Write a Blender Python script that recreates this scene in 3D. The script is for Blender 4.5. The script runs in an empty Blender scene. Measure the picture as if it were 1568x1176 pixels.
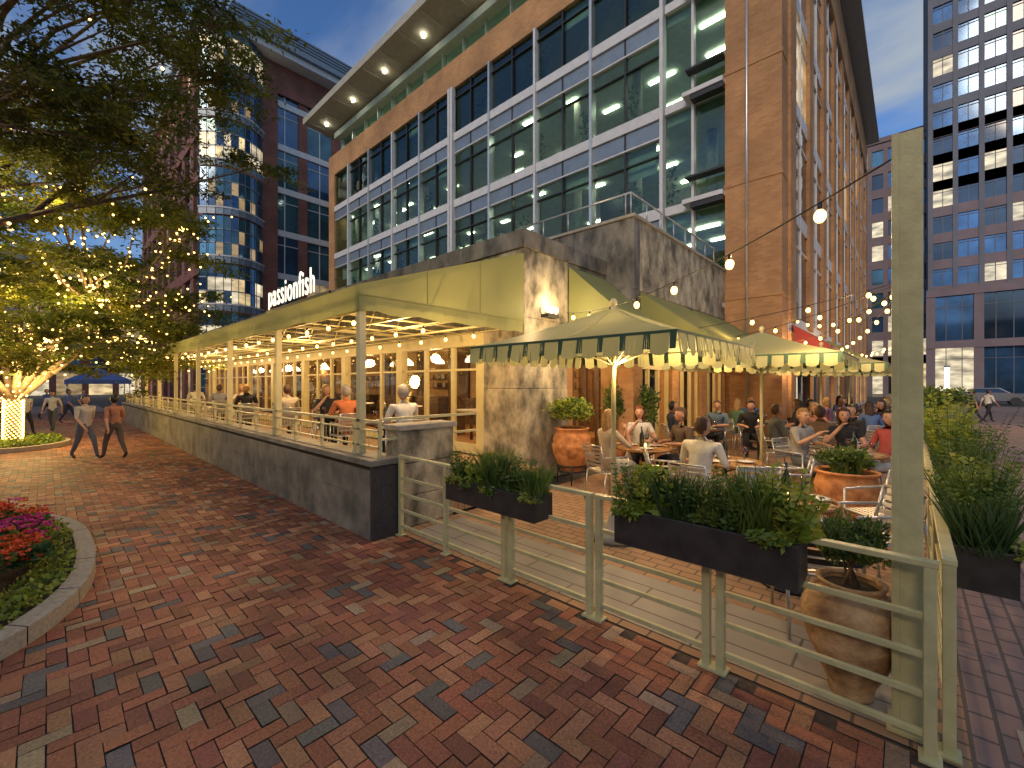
import bpy, bmesh, math, random
import numpy as np
from mathutils import Vector, Matrix
random.seed(7); np.random.seed(7)
R=random.random
def U(a,b): return a+(b-a)*random.random()
scene=bpy.context.scene
scene.view_settings.view_transform='Standard'
scene.view_settings.look='None'
scene.view_settings.exposure=0
COL=scene.collection
K=1.2   # scene units per metre (people / furniture are modelled in metres)

# ------------------------------------------------------------------ materials
def nt(name):
    m=bpy.data.materials.new(name); m.use_nodes=True
    t=m.node_tree; b=t.nodes['Principled BSDF']
    return m,t,b
def mat(name,c,rough=.6,metal=0,var=.25,vs=3.0,bump=0.0,bs=40,spec=.5,c2=None,st=None):
    m,t,b=nt(name)
    tc=t.nodes.new('ShaderNodeTexCoord')
    src=tc.outputs['Object']
    if st:
        mp=t.nodes.new('ShaderNodeMapping'); mp.inputs['Scale'].default_value=st; t.links.new(src,mp.inputs['Vector']); src=mp.outputs[0]
    n=t.nodes.new('ShaderNodeTexNoise'); n.inputs['Scale'].default_value=vs; n.inputs['Detail'].default_value=8; n.inputs['Roughness'].default_value=.62
    t.links.new(src,n.inputs['Vector'])
    r=t.nodes.new('ShaderNodeValToRGB')
    a=[x*(1-var) for x in c]; d=[min(1,x*(1+var)) for x in (c2 or c)]
    r.color_ramp.elements[0].position=.36; r.color_ramp.elements[1].position=.66
    r.color_ramp.elements[0].color=(*a,1); r.color_ramp.elements[1].color=(*d,1)
    t.links.new(n.outputs['Fac'],r.inputs['Fac']); t.links.new(r.outputs['Color'],b.inputs['Base Color'])
    b.inputs['Roughness'].default_value=rough; b.inputs['Metallic'].default_value=metal
    b.inputs['Specular IOR Level'].default_value=spec
    if bump>0:
        n2=t.nodes.new('ShaderNodeTexNoise'); n2.inputs['Scale'].default_value=bs; n2.inputs['Detail'].default_value=4
        t.links.new(src,n2.inputs['Vector'])
        bp=t.nodes.new('ShaderNodeBump'); bp.inputs['Strength'].default_value=bump; bp.inputs['Distance'].default_value=.03
        t.links.new(n2.outputs['Fac'],bp.inputs['Height']); t.links.new(bp.outputs['Normal'],b.inputs['Normal'])
    return m
def emis(name,c,s,samp=False):
    m,t,b=nt(name); b.inputs['Base Color'].default_value=(*[x*.5 for x in c],1)
    b.inputs['Emission Color'].default_value=(*c,1); b.inputs['Emission Strength'].default_value=s
    if not samp: m.cycles.emission_sampling='NONE'
    return m
def litwin(name,c,s):
    m,t,b=nt(name); b.inputs['Base Color'].default_value=(.03,.04,.05,1); b.inputs['Roughness'].default_value=.08
    tc=t.nodes.new('ShaderNodeTexCoord'); mp=t.nodes.new('ShaderNodeMapping'); mp.inputs['Scale'].default_value=(.5,.5,1.3); t.links.new(tc.outputs['Object'],mp.inputs[0])
    n=t.nodes.new('ShaderNodeTexNoise'); n.inputs['Scale'].default_value=1.1; n.inputs['Detail'].default_value=2; t.links.new(mp.outputs[0],n.inputs['Vector'])
    mr=t.nodes.new('ShaderNodeMapRange'); mr.inputs[1].default_value=.3; mr.inputs[2].default_value=.7; mr.inputs[3].default_value=s*.25; mr.inputs[4].default_value=s
    t.links.new(n.outputs['Fac'],mr.inputs[0]); t.links.new(mr.outputs[0],b.inputs['Emission Strength']); b.inputs['Emission Color'].default_value=(*c,1)
    m.cycles.emission_sampling='NONE'
    return m
def brickmat(name,c1,c2,mortar,bw=.25,bh=.08,horiz=False,rot=0,ms=.012,bump=.4,rough=.8):
    m,t,b=nt(name)
    tc=t.nodes.new('ShaderNodeTexCoord'); sp=t.nodes.new('ShaderNodeSeparateXYZ')
    t.links.new(tc.outputs['Object'],sp.inputs[0])
    cb=t.nodes.new('ShaderNodeCombineXYZ')
    if horiz:
        t.links.new(sp.outputs['X'],cb.inputs['Y' if rot else 'X']); t.links.new(sp.outputs['Y'],cb.inputs['X' if rot else 'Y'])
    else:
        ad=t.nodes.new('ShaderNodeMath'); t.links.new(sp.outputs['X'],ad.inputs[0]); t.links.new(sp.outputs['Y'],ad.inputs[1])
        t.links.new(ad.outputs[0],cb.inputs['X']); t.links.new(sp.outputs['Z'],cb.inputs['Y'])
    br=t.nodes.new('ShaderNodeTexBrick'); br.inputs['Scale'].default_value=1
    br.inputs['Brick Width'].default_value=bw; br.inputs['Row Height'].default_value=bh
    br.inputs['Mortar Size'].default_value=ms; br.inputs['Color1'].default_value=(*c1,1)
    br.inputs['Color2'].default_value=(*c2,1); br.inputs['Mortar'].default_value=(*mortar,1)
    t.links.new(cb.outputs[0],br.inputs['Vector'])
    n=t.nodes.new('ShaderNodeTexNoise'); n.inputs['Scale'].default_value=.6; n.inputs['Detail'].default_value=8
    t.links.new(tc.outputs['Object'],n.inputs['Vector'])
    mr=t.nodes.new('ShaderNodeMapRange'); mr.inputs[1].default_value=.3; mr.inputs[2].default_value=.7; mr.inputs[3].default_value=.7; mr.inputs[4].default_value=1.2
    t.links.new(n.outputs['Fac'],mr.inputs[0])
    mx=t.nodes.new('ShaderNodeVectorMath'); mx.operation='SCALE'
    t.links.new(br.outputs['Color'],mx.inputs[0]); t.links.new(mr.outputs[0],mx.inputs['Scale'])
    t.links.new(mx.outputs[0],b.inputs['Base Color'])
    bp=t.nodes.new('ShaderNodeBump'); bp.inputs['Strength'].default_value=bump; bp.inputs['Distance'].default_value=.01; bp.invert=True
    t.links.new(br.outputs['Fac'],bp.inputs['Height']); t.links.new(bp.outputs['Normal'],b.inputs['Normal'])
    b.inputs['Roughness'].default_value=rough
    return m
def glassmat(name,tint,base=.22,rough=.02,refl=(1,1,1),mx_=.9):
    m=bpy.data.materials.new(name); m.use_nodes=True; t=m.node_tree; t.nodes.clear()
    o=t.nodes.new('ShaderNodeOutputMaterial'); mx=t.nodes.new('ShaderNodeMixShader')
    tr=t.nodes.new('ShaderNodeBsdfTransparent'); tr.inputs[0].default_value=(*tint,1)
    gl=t.nodes.new('ShaderNodeBsdfGlossy'); gl.inputs['Roughness'].default_value=rough; gl.inputs[0].default_value=(*refl,1)
    lw=t.nodes.new('ShaderNodeLayerWeight'); lw.inputs['Blend'].default_value=.35
    mr=t.nodes.new('ShaderNodeMapRange'); mr.inputs[3].default_value=base; mr.inputs[4].default_value=mx_
    t.links.new(lw.outputs['Fresnel'],mr.inputs[0]); t.links.new(mr.outputs[0],mx.inputs[0])
    n=t.nodes.new('ShaderNodeTexNoise'); n.inputs['Scale'].default_value=.5
    tc=t.nodes.new('ShaderNodeTexCoord'); t.links.new(tc.outputs['Object'],n.inputs['Vector'])
    bp=t.nodes.new('ShaderNodeBump'); bp.inputs['Strength'].default_value=.06; bp.inputs['Distance'].default_value=.3
    t.links.new(n.outputs['Fac'],bp.inputs['Height']); t.links.new(bp.outputs['Normal'],gl.inputs['Normal'])
    t.links.new(tr.outputs[0],mx.inputs[1]); t.links.new(gl.outputs[0],mx.inputs[2]); t.links.new(mx.outputs[0],o.inputs[0])
    return m
def leafmat(name,c,c2,tr=.45,scale=1.2):
    m,t,b=nt(name)
    tc=t.nodes.new('ShaderNodeTexCoord'); n=t.nodes.new('ShaderNodeTexNoise'); n.inputs['Scale'].default_value=scale; n.inputs['Detail'].default_value=5
    t.links.new(tc.outputs['Object'],n.inputs['Vector'])
    r=t.nodes.new('ShaderNodeValToRGB'); r.color_ramp.elements[0].position=.35; r.color_ramp.elements[1].position=.65
    r.color_ramp.elements[0].color=(*c,1); r.color_ramp.elements[1].color=(*c2,1)
    t.links.new(n.outputs['Fac'],r.inputs['Fac']); t.links.new(r.outputs['Color'],b.inputs['Base Color'])
    b.inputs['Roughness'].default_value=.55
    ts=t.nodes.new('ShaderNodeBsdfTranslucent'); t.links.new(r.outputs['Color'],ts.inputs[0])
    mx=t.nodes.new('ShaderNodeMixShader'); mx.inputs[0].default_value=tr
    o=t.nodes['Material Output']
    t.links.new(b.outputs[0],mx.inputs[1]); t.links.new(ts.outputs[0],mx.inputs[2]); t.links.new(mx.outputs[0],o.inputs[0])
    return m

M={}
M['cream']=mat('cream_paint',(.60,.54,.29),.45,var=.08,bump=.05)
M['fence']=mat('fence_paint',(.56,.52,.27),.4,var=.14,vs=6,bump=.08,bs=60)
M['white']=mat('white_metal',(.62,.62,.62),.45,var=.08)
M['granite']=mat('granite_panel',(.17,.165,.14),.6,var=.28,vs=2.2,bump=.06,bs=150,c2=(.24,.22,.175))
M['granite_dark']=mat('dark_granite',(.05,.05,.052),.3,var=.3,vs=30)
M['stone']=mat('rough_stone',(.19,.175,.13),.75,var=.5,vs=2.6,bump=.8,bs=9,c2=(.36,.32,.23),st=(1,1,.65))
M['slate']=mat('slate_cladding',(.11,.11,.10),.5,var=.45,vs=2.5,bump=.25,bs=12,c2=(.18,.17,.14),st=(1,1,.5))
M['awning']=leafmat('awning_canvas',(.29,.31,.115),(.33,.345,.13),.3,.8)
M['awning_d']=mat('awning_dark_trim',(.03,.08,.045),.7,var=.1)
M['awning_lt']=leafmat('umbrella_canvas',(.50,.53,.27),(.56,.58,.31),.5,.8)
M['red_awning']=mat('red_awning',(.22,.02,.02),.7,var=.1)
M['brick']=brickmat('orange_brick',(.52,.26,.10),(.42,.19,.075),(.38,.26,.14),.26,.1)
M['brick_red']=brickmat('red_brick',(.27,.09,.06),(.2,.07,.05),(.18,.12,.1),.4,.15)
M['patio']=brickmat('patio_paving',(.46,.29,.17),(.38,.22,.13),(.16,.12,.08),.27,.135,True,0,.01)
M['street_pav']=brickmat('street_paving',(.34,.22,.19),(.27,.19,.17),(.12,.10,.09),.26,.13,True,1,.012)
M['slab']=brickmat('granite_slab_paving',(.42,.37,.30),(.36,.33,.28),(.16,.14,.12),1.3,.47,True,0,.01,rough=.6)
M['mortar']=mat('paving_joint',(.08,.055,.04),.9,var=.3,vs=20)
M['asphalt']=mat('asphalt',(.06,.06,.06),.85,var=.3,vs=8,bump=.2)
M['conc']=mat('concrete',(.34,.32,.27),.8,var=.2,vs=5,bump=.15)
M['kerb']=mat('kerb_granite',(.36,.32,.25),.8,var=.2,vs=30,bump=.15)
M['eave']=mat('eave_panel',(.40,.37,.29),.6,var=.1)
M['black']=mat('black_metal',(.02,.02,.022),.4,var=.2)
M['planter']=mat('planter_box_metal',(.04,.037,.034),.45,var=.3,vs=8,bump=.05)
M['metal']=mat('brushed_aluminium',(.58,.58,.56),.3,.7,var=.1)
M['greymetal']=mat('grey_metal_panel',(.20,.25,.31),.4,.3,var=.1)
M['terra']=mat('terracotta',(.50,.19,.06),.7,var=.3,vs=5,bump=.15,c2=(.6,.27,.1))
M['amphora']=mat('aged_clay',(.36,.20,.085),.75,var=.35,vs=5,bump=.5,bs=25,c2=(.5,.33,.17))
M['wood']=mat('teak_wood',(.36,.19,.07),.5,var=.3,vs=8)
M['dwood']=mat('dark_wood',(.09,.045,.02),.5,var=.3,vs=8)
M['intwall']=mat('interior_wall',(.42,.27,.12),.8,var=.35,vs=1)
M['offwall']=mat('office_wall',(.26,.34,.28),.8,var=.45,vs=.5)
M['offceil']=mat('office_ceiling',(.46,.52,.46),.8,var=.1)
M['soil']=mat('soil',(.05,.035,.02),.95,var=.3,vs=20,bump=.4)
M['bark']=mat('bark',(.16,.11,.07),.9,var=.4,vs=10,bump=.5,bs=30)
M['glass_off']=glassmat('office_glass',(.46,.64,.57),.05,refl=(.7,.92,1),mx_=.5)
M['glass_rest']=glassmat('restaurant_glass',(.82,.82,.76),.07,mx_=.8)
M['gl_blue']=mat('blue_window_glass',(.05,.12,.24),.08,.5,var=.4,vs=.3,spec=.9)
M['gl_dark']=mat('dark_window_glass',(.015,.035,.07),.06,.3,var=.4,vs=.3,spec=.9)
M['gl_teal']=mat('teal_window_glass',(.06,.16,.22),.08,.45,var=.4,vs=.3,spec=.9)
M['lit1']=litwin('lit_window_warm',(1,.74,.38),1.15)
M['lit2']=litwin('lit_window_white',(1,.84,.56),1.15)
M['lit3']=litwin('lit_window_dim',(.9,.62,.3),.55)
M['strip']=emis('ceiling_light',(1,.92,.68),22,True)
M['bulb']=emis('bulb_glow',(1,.55,.14),8)
M['led']=emis('led_glow',(1,.6,.16),7)
M['sign']=emis('sign_glow',(1,.88,.66),1.6)
M['lampw']=emis('lamp_white',(1,.86,.6),3)
M['tower_stone']=mat('tower_stone',(.145,.15,.185),.7,var=.12,vs=.5)
M['tower_stone2']=mat('tower_pink_stone',(.20,.15,.165),.7,var=.12,vs=.5)
M['lf_lit']=leafmat('leaf_lit',(.10,.145,.014),(.24,.235,.022),.5,.8)  # warm light of the tree lamps put into the yellow-green leaf colour
M['lf_unlit']=leafmat('leaf_unlit',(.04,.07,.012),(.12,.115,.015),.5,.8)  # same leaves unlit, their darkness against the sky put into the colour
M['lf_herb']=leafmat('leaf_herb',(.07,.14,.03),(.20,.28,.05),.35,6)
M['lf_lime']=leafmat('leaf_lime',(.22,.32,.03),(.38,.40,.06),.35,6)
M['lf_deep']=leafmat('leaf_deep',(.03,.08,.02),(.08,.14,.04),.3,6)
M['fl_pink']=mat('flower_magenta',(.66,.04,.24),.6,var=.2)
M['fl_red']=mat('flower_orange_red',(.78,.12,.02),.6,var=.2)
M['fl_yel']=mat('flower_yellow',(.75,.5,.03),.6,var=.2)
M['bottle']=mat('bottle_glass',(.02,.03,.01),.08,var=.1,spec=1)
M['drink']=glassmat('clear_glass',(.93,.93,.9),.08)
M['wine']=mat('red_wine',(.2,.01,.02),.1,var=.1)
M['plate']=mat('white_china',(.75,.73,.68),.3,var=.03)
M['napkin']=mat('napkin',(.7,.68,.62),.8,var=.05)
M['blue_tent']=mat('blue_canvas',(.05,.12,.4),.6,var=.1)
M['carpaint']=mat('car_paint',(.22,.22,.24),.25,.5,var=.05)
M['tail']=emis('tail_light',(1,.05,.02),5)

# ------------------------------------------------------------------ mesh builder
class MB:
    def __init__(s,name,mats):
        s.name=name; s.mats=[M[k] if isinstance(k,str) else k for k in mats]; s.v=[]; s.f=[]; s.m=[]; s.sm=[]
    def poly(s,pts,mi=0,sm=False):
        b=len(s.v); s.v+= [tuple(p) for p in pts]; s.f.append(tuple(range(b,b+len(pts)))); s.m.append(mi); s.sm.append(sm)
    def box(s,x0,x1,y0,y1,z0,z1,mi=0):
        b=len(s.v)
        s.v+=[(x0,y0,z0),(x1,y0,z0),(x1,y1,z0),(x0,y1,z0),(x0,y0,z1),(x1,y0,z1),(x1,y1,z1),(x0,y1,z1)]
        for q in ((0,3,2,1),(4,5,6,7),(0,1,5,4),(1,2,6,5),(2,3,7,6),(3,0,4,7)):
            s.f.append(tuple(b+i for i in q)); s.m.append(mi); s.sm.append(False)
    def obox(s,o,u,n,a0,a1,d0,d1,z0,z1,mi=0):
        xs=[o[0]+u[0]*a+n[0]*d for a in (a0,a1) for d in (d0,d1)]; ys=[o[1]+u[1]*a+n[1]*d for a in (a0,a1) for d in (d0,d1)]
        s.box(min(xs),max(xs),min(ys),max(ys),z0,z1,mi)
    def cyl(s,p0,p1,r0,r1=None,n=8,mi=0,caps=True,sm=True):
        r1=r0 if r1 is None else r1
        p0=Vector(p0); p1=Vector(p1); d=(p1-p0)
        if d.length<1e-6: return
        d.normalize(); a=Vector((0,0,1)) if abs(d.z)<.9 else Vector((1,0,0))
        x=d.cross(a).normalized(); y=d.cross(x)
        b=len(s.v)
        for p,r in((p0,r0),(p1,r1)):
            for i in range(n):
                t=2*math.pi*i/n; q=p+x*(math.cos(t)*r)+y*(math.sin(t)*r); s.v.append(tuple(q))
        for i in range(n):
            j=(i+1)%n; s.f.append((b+i,b+n+i,b+n+j,b+j)); s.m.append(mi); s.sm.append(sm)
        if caps:
            s.f.append(tuple(b+i for i in range(n))); s.m.append(mi); s.sm.append(False)
            s.f.append(tuple(b+n+i for i in reversed(range(n)))); s.m.append(mi); s.sm.append(False)
    def lathe(s,prof,c=(0,0,0),n=20,mi=0,sm=True):
        b=len(s.v); c=Vector(c)
        for r,z in prof:
            for i in range(n):
                t=2*math.pi*i/n; s.v.append((c.x+math.cos(t)*r,c.y+math.sin(t)*r,c.z+z))
        for k in range(len(prof)-1):
            for i in range(n):
                j=(i+1)%n; s.f.append((b+k*n+i,b+k*n+j,b+(k+1)*n+j,b+(k+1)*n+i)); s.m.append(mi); s.sm.append(sm)
    def ell(s,c,r,nu=10,nv=7,mi=0,filt=None,fn=None):
        b=len(s.v); pts=[]
        for k in range(nv+1):
            ph=math.pi*k/nv
            for i in range(nu):
                t=2*math.pi*i/nu; p=Vector((math.sin(ph)*math.cos(t),math.sin(ph)*math.sin(t),math.cos(ph)))
                q=Vector((p.x*r[0],p.y*r[1],p.z*r[2]))
                if fn: q=fn(q)
                pts.append(q); s.v.append((c[0]+q.x,c[1]+q.y,c[2]+q.z))
        for k in range(nv):
            for i in range(nu):
                j=(i+1)%nu; q=[k*nu+i,(k+1)*nu+i,(k+1)*nu+j,k*nu+j]
                if filt:
                    m=sum((pts[a] for a in q),Vector())/4
                    if not filt(m): continue
                s.f.append(tuple(b+a for a in q)); s.m.append(mi); s.sm.append(True)
    def leaf(s,c,size,mi=0,d=None,asp=.5):
        c=Vector(c); a=Vector((U(-1,1),U(-1,1),U(-.6,1))) if d is None else Vector(d)
        a.normalize(); w=a.cross(Vector((U(-1,1),U(-1,1),U(-1,1)))).normalized()*size*asp*.5
        e=a*size; s.poly([c-w*.3,c+e*.45-w,c+e,c+e*.45+w],mi)
    def build(s,parent=None,loc=None,rz=0,scale=None,bevel=0):
        me=bpy.data.meshes.new(s.name); me.from_pydata(s.v,[],s.f)
        for m in s.mats: me.materials.append(m)
        me.polygons.foreach_set('material_index',s.m); me.polygons.foreach_set('use_smooth',s.sm); me.update()
        ob=bpy.data.objects.new(s.name,me); COL.objects.link(ob)
        if parent: ob.parent=parent
        if loc is not None: ob.location=loc
        ob.rotation_euler[2]=rz
        if scale: ob.scale=(scale,)*3
        if bevel:
            bv=ob.modifiers.new('bevel','BEVEL'); bv.width=bevel; bv.segments=2; bv.limit_method='ANGLE'
        return ob
def empty(name,loc=(0,0,0),rz=0,sc=1):
    e=bpy.data.objects.new(name,None); COL.objects.link(e); e.location=loc; e.rotation_euler[2]=rz; e.scale=(sc,)*3; e.empty_display_size=.2
    return e
def lamp(name,loc,e,c=(1,.62,.28),r=.08,parent=None):
    l=bpy.data.lights.new(name,'POINT'); l.energy=e; l.color=c; l.shadow_soft_size=r
    o=bpy.data.objects.new(name,l); COL.objects.link(o); o.location=loc
    if parent: o.parent=parent
    return o

# ------------------------------------------------------------------ camera
cam=bpy.data.cameras.new('camera'); co=bpy.data.objects.new('camera',cam); COL.objects.link(co)
cam.sensor_width=36; cam.lens=36*660/1568; cam.clip_end=1500; cam.clip_start=.05
ang=math.atan2(.679,.734)
co.location=(0,0,2.1); co.rotation_euler=(math.radians(90),0,ang)
scene.camera=co

# ------------------------------------------------------------------ world
w=bpy.data.worlds.new('World'); scene.world=w; w.use_nodes=True; t=w.node_tree
bg=t.nodes['Background']
sky=t.nodes.new('ShaderNodeTexSky'); sky.sky_type='NISHITA'; sky.sun_disc=False
sky.dust_density=1.0; sky.ozone_density=3.5
tc=t.nodes.new('ShaderNodeTexCoord'); sp=t.nodes.new('ShaderNodeSeparateXYZ'); t.links.new(tc.outputs['Generated'],sp.inputs[0])
ad=t.nodes.new('ShaderNodeMath'); ad.inputs[1].default_value=.25; t.links.new(sp.outputs['Z'],ad.inputs[0])
mxm=t.nodes.new('ShaderNodeMath'); mxm.operation='MAXIMUM'; mxm.inputs[1].default_value=.05; t.links.new(ad.outputs[0],mxm.inputs[0])
dv=t.nodes.new('ShaderNodeVectorMath'); dv.operation='DIVIDE'; cb=t.nodes.new('ShaderNodeCombineXYZ')
for k in 'XYZ': t.links.new(mxm.outputs[0],cb.inputs[k])
t.links.new(tc.outputs['Generated'],dv.inputs[0]); t.links.new(cb.outputs[0],dv.inputs[1])
mp=t.nodes.new('ShaderNodeMapping'); mp.inputs['Scale'].default_value=(1.1,2.2,1); mp.inputs['Rotation'].default_value=(0,0,.5); t.links.new(dv.outputs[0],mp.inputs['Vector'])
ns=t.nodes.new('ShaderNodeTexNoise'); ns.inputs['Scale'].default_value=1.2; ns.inputs['Detail'].default_value=7; ns.inputs['Roughness'].default_value=.52; ns.inputs['Distortion'].default_value=.3
t.links.new(mp.outputs[0],ns.inputs['Vector'])
cr=t.nodes.new('ShaderNodeValToRGB'); cr.color_ramp.elements[0].position=.38; cr.color_ramp.elements[1].position=.68; cr.color_ramp.interpolation='EASE'
t.links.new(ns.outputs['Fac'],cr.inputs['Fac'])
tint=t.nodes.new('ShaderNodeMix'); tint.data_type='RGBA'; tint.blend_type='MULTIPLY'; tint.inputs[0].default_value=1
t.links.new(sky.outputs[0],tint.inputs[6]); tint.inputs[7].default_value=(.68,.92,1.2,1)
mx=t.nodes.new('ShaderNodeMix'); mx.data_type='RGBA'
t.links.new(cr.outputs[0],mx.inputs[0]); t.links.new(tint.outputs[2],mx.inputs[6]); mx.inputs[7].default_value=(3.3,3.75,4.2,1)
t.links.new(mx.outputs[2],bg.inputs['Color']); bg.inputs['Strength'].default_value=.125
sl=bpy.data.lights.new('sun','SUN'); sl.energy=1.25; sl.angle=math.radians(16); sl.color=(1,.72,.44)
so=bpy.data.objects.new('sun',sl); COL.objects.link(so)
sd=Vector((.22,-1,.52)).normalized()
so.rotation_euler=sd.to_track_quat('Z','Y').to_euler()
sky.sun_elevation=math.asin(sd.z); sky.sun_rotation=math.atan2(sd.x,sd.y)

# ------------------------------------------------------------------ ground
g=MB('ground',['asphalt']); g.poly([(-400,-400,-.03),(400,-400,-.03),(400,400,-.03),(-400,400,-.03)]); g.build()
g=MB('pavement',['mortar','patio','slab','street_pav','conc'])
g.box(-60,.45,-14,3.4,-.028,-.012,0)
g.poly([(-60,-14,-.008),(-46,-14,-.008),(-46,3.4,-.008),(-60,3.4,-.008)],3)
g.poly([(.45,-14,-.004),(30,-14,-.004),(30,3.4,-.004),(.45,3.4,-.004)],3)
g.poly([(-5.4,3.4,-.004),(.25,3.4,-.004),(.25,60,-.004),(-5.4,60,-.004)],1)
g.poly([(.25,3.4,-.003),(30,3.4,-.003),(30,60,-.003),(.25,60,-.003)],3)
g.poly([(-5.2,3.5,.002),(.05,3.5,.002),(.05,4.45,.002),(-5.2,4.45,.002)],2)
g.poly([(.47,2.6,.004),(1.7,2.6,.004),(1.7,4.0,.004),(.47,4.0,.004)],2)
g.build()
bw=.112; gap=.007
vs=[];cs=[]
pal=[((.36,.125,.065),.46),((.45,.20,.10),.24),((.28,.095,.06),.16),((.14,.125,.115),.08),((.38,.26,.15),.06)]
def pick():
    r=R()
    for c,p in pal:
        r-=p
        if r<0: return c
    return pal[0][0]
X0,X1,Y0,Y1=-46,.45,-6,3.36
n0=int(Y0/bw)-2; n1=int(Y1/bw)+3
for k in range(n0,n1):
    m0=int((X0/bw-k)/4)-1; m1=int((X1/bw-k)/4)+2
    for m in range(m0,m1):
        bx=k+4*m; by=k
        for (a0,b0,a1,b1) in ((0,0,2,1),(2,-1,3,1)):
            x0=(bx+a0)*bw; x1=(bx+a1)*bw; y0=(by+b0)*bw; y1=(by+b1)*bw
            if x0<X0 or x1>X1 or y0<Y0 or y1>Y1: continue
            j=lambda:(R()-.5)*.004
            x0+=gap/2+j();x1-=gap/2+j();y0+=gap/2+j();y1-=gap/2+j()
            z=U(-.004,.003)
            vs+=[(x0,y0,z),(x1,y0,z+(R()-.5)*.005),(x1,y1,z+(R()-.5)*.005),(x0,y1,z)]
            c=pick(); f=U(.75,1.2); cc=(c[0]*f,c[1]*f*U(.9,1.1),c[2]*f,1); cs+=[cc]*4
me=bpy.data.meshes.new('brick_pavement'); nb=len(vs)//4
me.from_pydata(vs,[],[(4*i,4*i+1,4*i+2,4*i+3) for i in range(nb)])
at=me.attributes.new('col','FLOAT_COLOR','POINT'); at.data.foreach_set('color',np.array(cs,dtype=np.float32).ravel())
m,t,b=nt('paving_brick'); an=t.nodes.new('ShaderNodeAttribute'); an.attribute_name='col'
tc=t.nodes.new('ShaderNodeTexCoord')
n1_=t.nodes.new('ShaderNodeTexNoise'); n1_.inputs['Scale'].default_value=.8; n1_.inputs['Detail'].default_value=8; t.links.new(tc.outputs['Object'],n1_.inputs['Vector'])
n2_=t.nodes.new('ShaderNodeTexNoise'); n2_.inputs['Scale'].default_value=55; n2_.inputs['Detail'].default_value=6; n2_.inputs['Roughness'].default_value=.7; t.links.new(tc.outputs['Object'],n2_.inputs['Vector'])
ma=t.nodes.new('ShaderNodeMath'); ma.operation='MULTIPLY'
r1=t.nodes.new('ShaderNodeMapRange'); r1.inputs[1].default_value=.3; r1.inputs[2].default_value=.7; r1.inputs[3].default_value=.6; r1.inputs[4].default_value=1.25; t.links.new(n1_.outputs['Fac'],r1.inputs[0])
r2=t.nodes.new('ShaderNodeMapRange'); r2.inputs[1].default_value=.3; r2.inputs[2].default_value=.7; r2.inputs[3].default_value=.55; r2.inputs[4].default_value=1.35; t.links.new(n2_.outputs['Fac'],r2.inputs[0])
t.links.new(r1.outputs[0],ma.inputs[0]); t.links.new(r2.outputs[0],ma.inputs[1])
vm=t.nodes.new('ShaderNodeVectorMath'); vm.operation='SCALE'; t.links.new(an.outputs['Color'],vm.inputs[0]); t.links.new(ma.outputs[0],vm.inputs['Scale']); t.links.new(vm.outputs[0],b.inputs['Base Color'])
bp=t.nodes.new('ShaderNodeBump'); bp.inputs['Strength'].default_value=.6; bp.inputs['Distance'].default_value=.006; t.links.new(n2_.outputs['Fac'],bp.inputs['Height']); t.links.new(bp.outputs[0],b.inputs['Normal'])
b.inputs['Roughness'].default_value=.66
me.materials.append(m); ob=bpy.data.objects.new('brick_pavement',me); COL.objects.link(ob)

# ------------------------------------------------------------------ long retaining wall + deck
e=empty('stone_retaining_wall')
a=MB('granite_panels',['granite','granite_dark','mortar'])
a.box(-33,-5.32,3.0,3.32,0,1.0,2)
x=-5.32; i=0
while x>-32.6:
    L=[.5,.95,.95][i%3]; xx=x-L
    if i%3==0: a.box(xx+.004,x-.004,2.95,2.999,.0,.93,0)
    elif i%3==1: a.box(xx+.004,x-.004,2.951,2.999,.0,.55,0); a.box(xx+.004,x-.004,2.9525,2.999,.557,.93,0)
    else: a.box(xx+.004,x-.004,2.9515,2.999,.0,.93,0)
    x=xx; i+=1
a.box(-5.319,-5.25,2.953,3.36,0,.985,1)
a.box(-33,-5.22,2.9,3.4,1.001,1.08,0)
a.build(e,bevel=.005)
a=MB('deck_floor',['patio','conc']); a.box(-33,-5.45,3.33,6.7,.02,.45,0); a.build(e)
e=empty('deck_railing')
a=MB('rails',['cream'])
xs=np.arange(-33,-5.3,1.12)
for x in list(xs)+[-5.4]:
    a.box(x-.022,x+.022,3.12,3.165,1.08,1.55)
for z,h in ((1.55,.035),(1.43,.02),(1.2,.02)): a.box(-33,-5.38,3.12,3.17,z,z+h)
for x in np.arange(-33,-5.5,.14): a.cyl((x,3.145,1.22),(x,3.145,1.43),.005,n=4)
a.box(-5.5,-5.44,3.2,5.0,1.58,1.62); a.box(-5.5,-5.44,3.2,5.0,1.3,1.33)
a.build(e)
a=MB('stone_end_wall',['stone','conc'])
a.box(-5.75,-5.4,3.45,4.45,0,.45,0); a.box(-5.75,-5.402,3.45,4.45,.46,.93,0); a.box(-5.75,-5.398,3.45,4.45,.94,1.42,0); a.box(-5.8,-5.36,3.42,4.5,1.421,1.5,1)
a.build(bevel=.01)

# ------------------------------------------------------------------ long awning
e=empty('restaurant_awning')
AX0,AX1=-31,-5.9; YF,YB=3.1,6.74; ZF,ZB=3.56,4.83; ZV=3.17
a=MB('awning_canvas',['awning','awning_d'])
nx=60
for i in range(nx):
    x0=AX0+(AX1-AX0)*i/nx; x1=AX0+(AX1-AX0)*(i+1)/nx
    a.poly([(x0,YF,ZF),(x1,YF,ZF),(x1,YB,ZB),(x0,YB,ZB)])
    z0=ZV+.02*math.sin(i*1.3); z1=ZV+.02*math.sin((i+1)*1.3); o0=.03*math.sin(i*2.1); o1=.03*math.sin((i+1)*2.1)
    a.poly([(x0,YF-o0,z0),(x1,YF-o1,z1),(x1,YF,ZF-.14),(x0,YF,ZF-.14)],0,True)
    a.poly([(x0,YF,ZF-.14),(x1,YF,ZF-.14),(x1,YF,ZF),(x0,YF,ZF)],0)
ny=14
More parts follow.
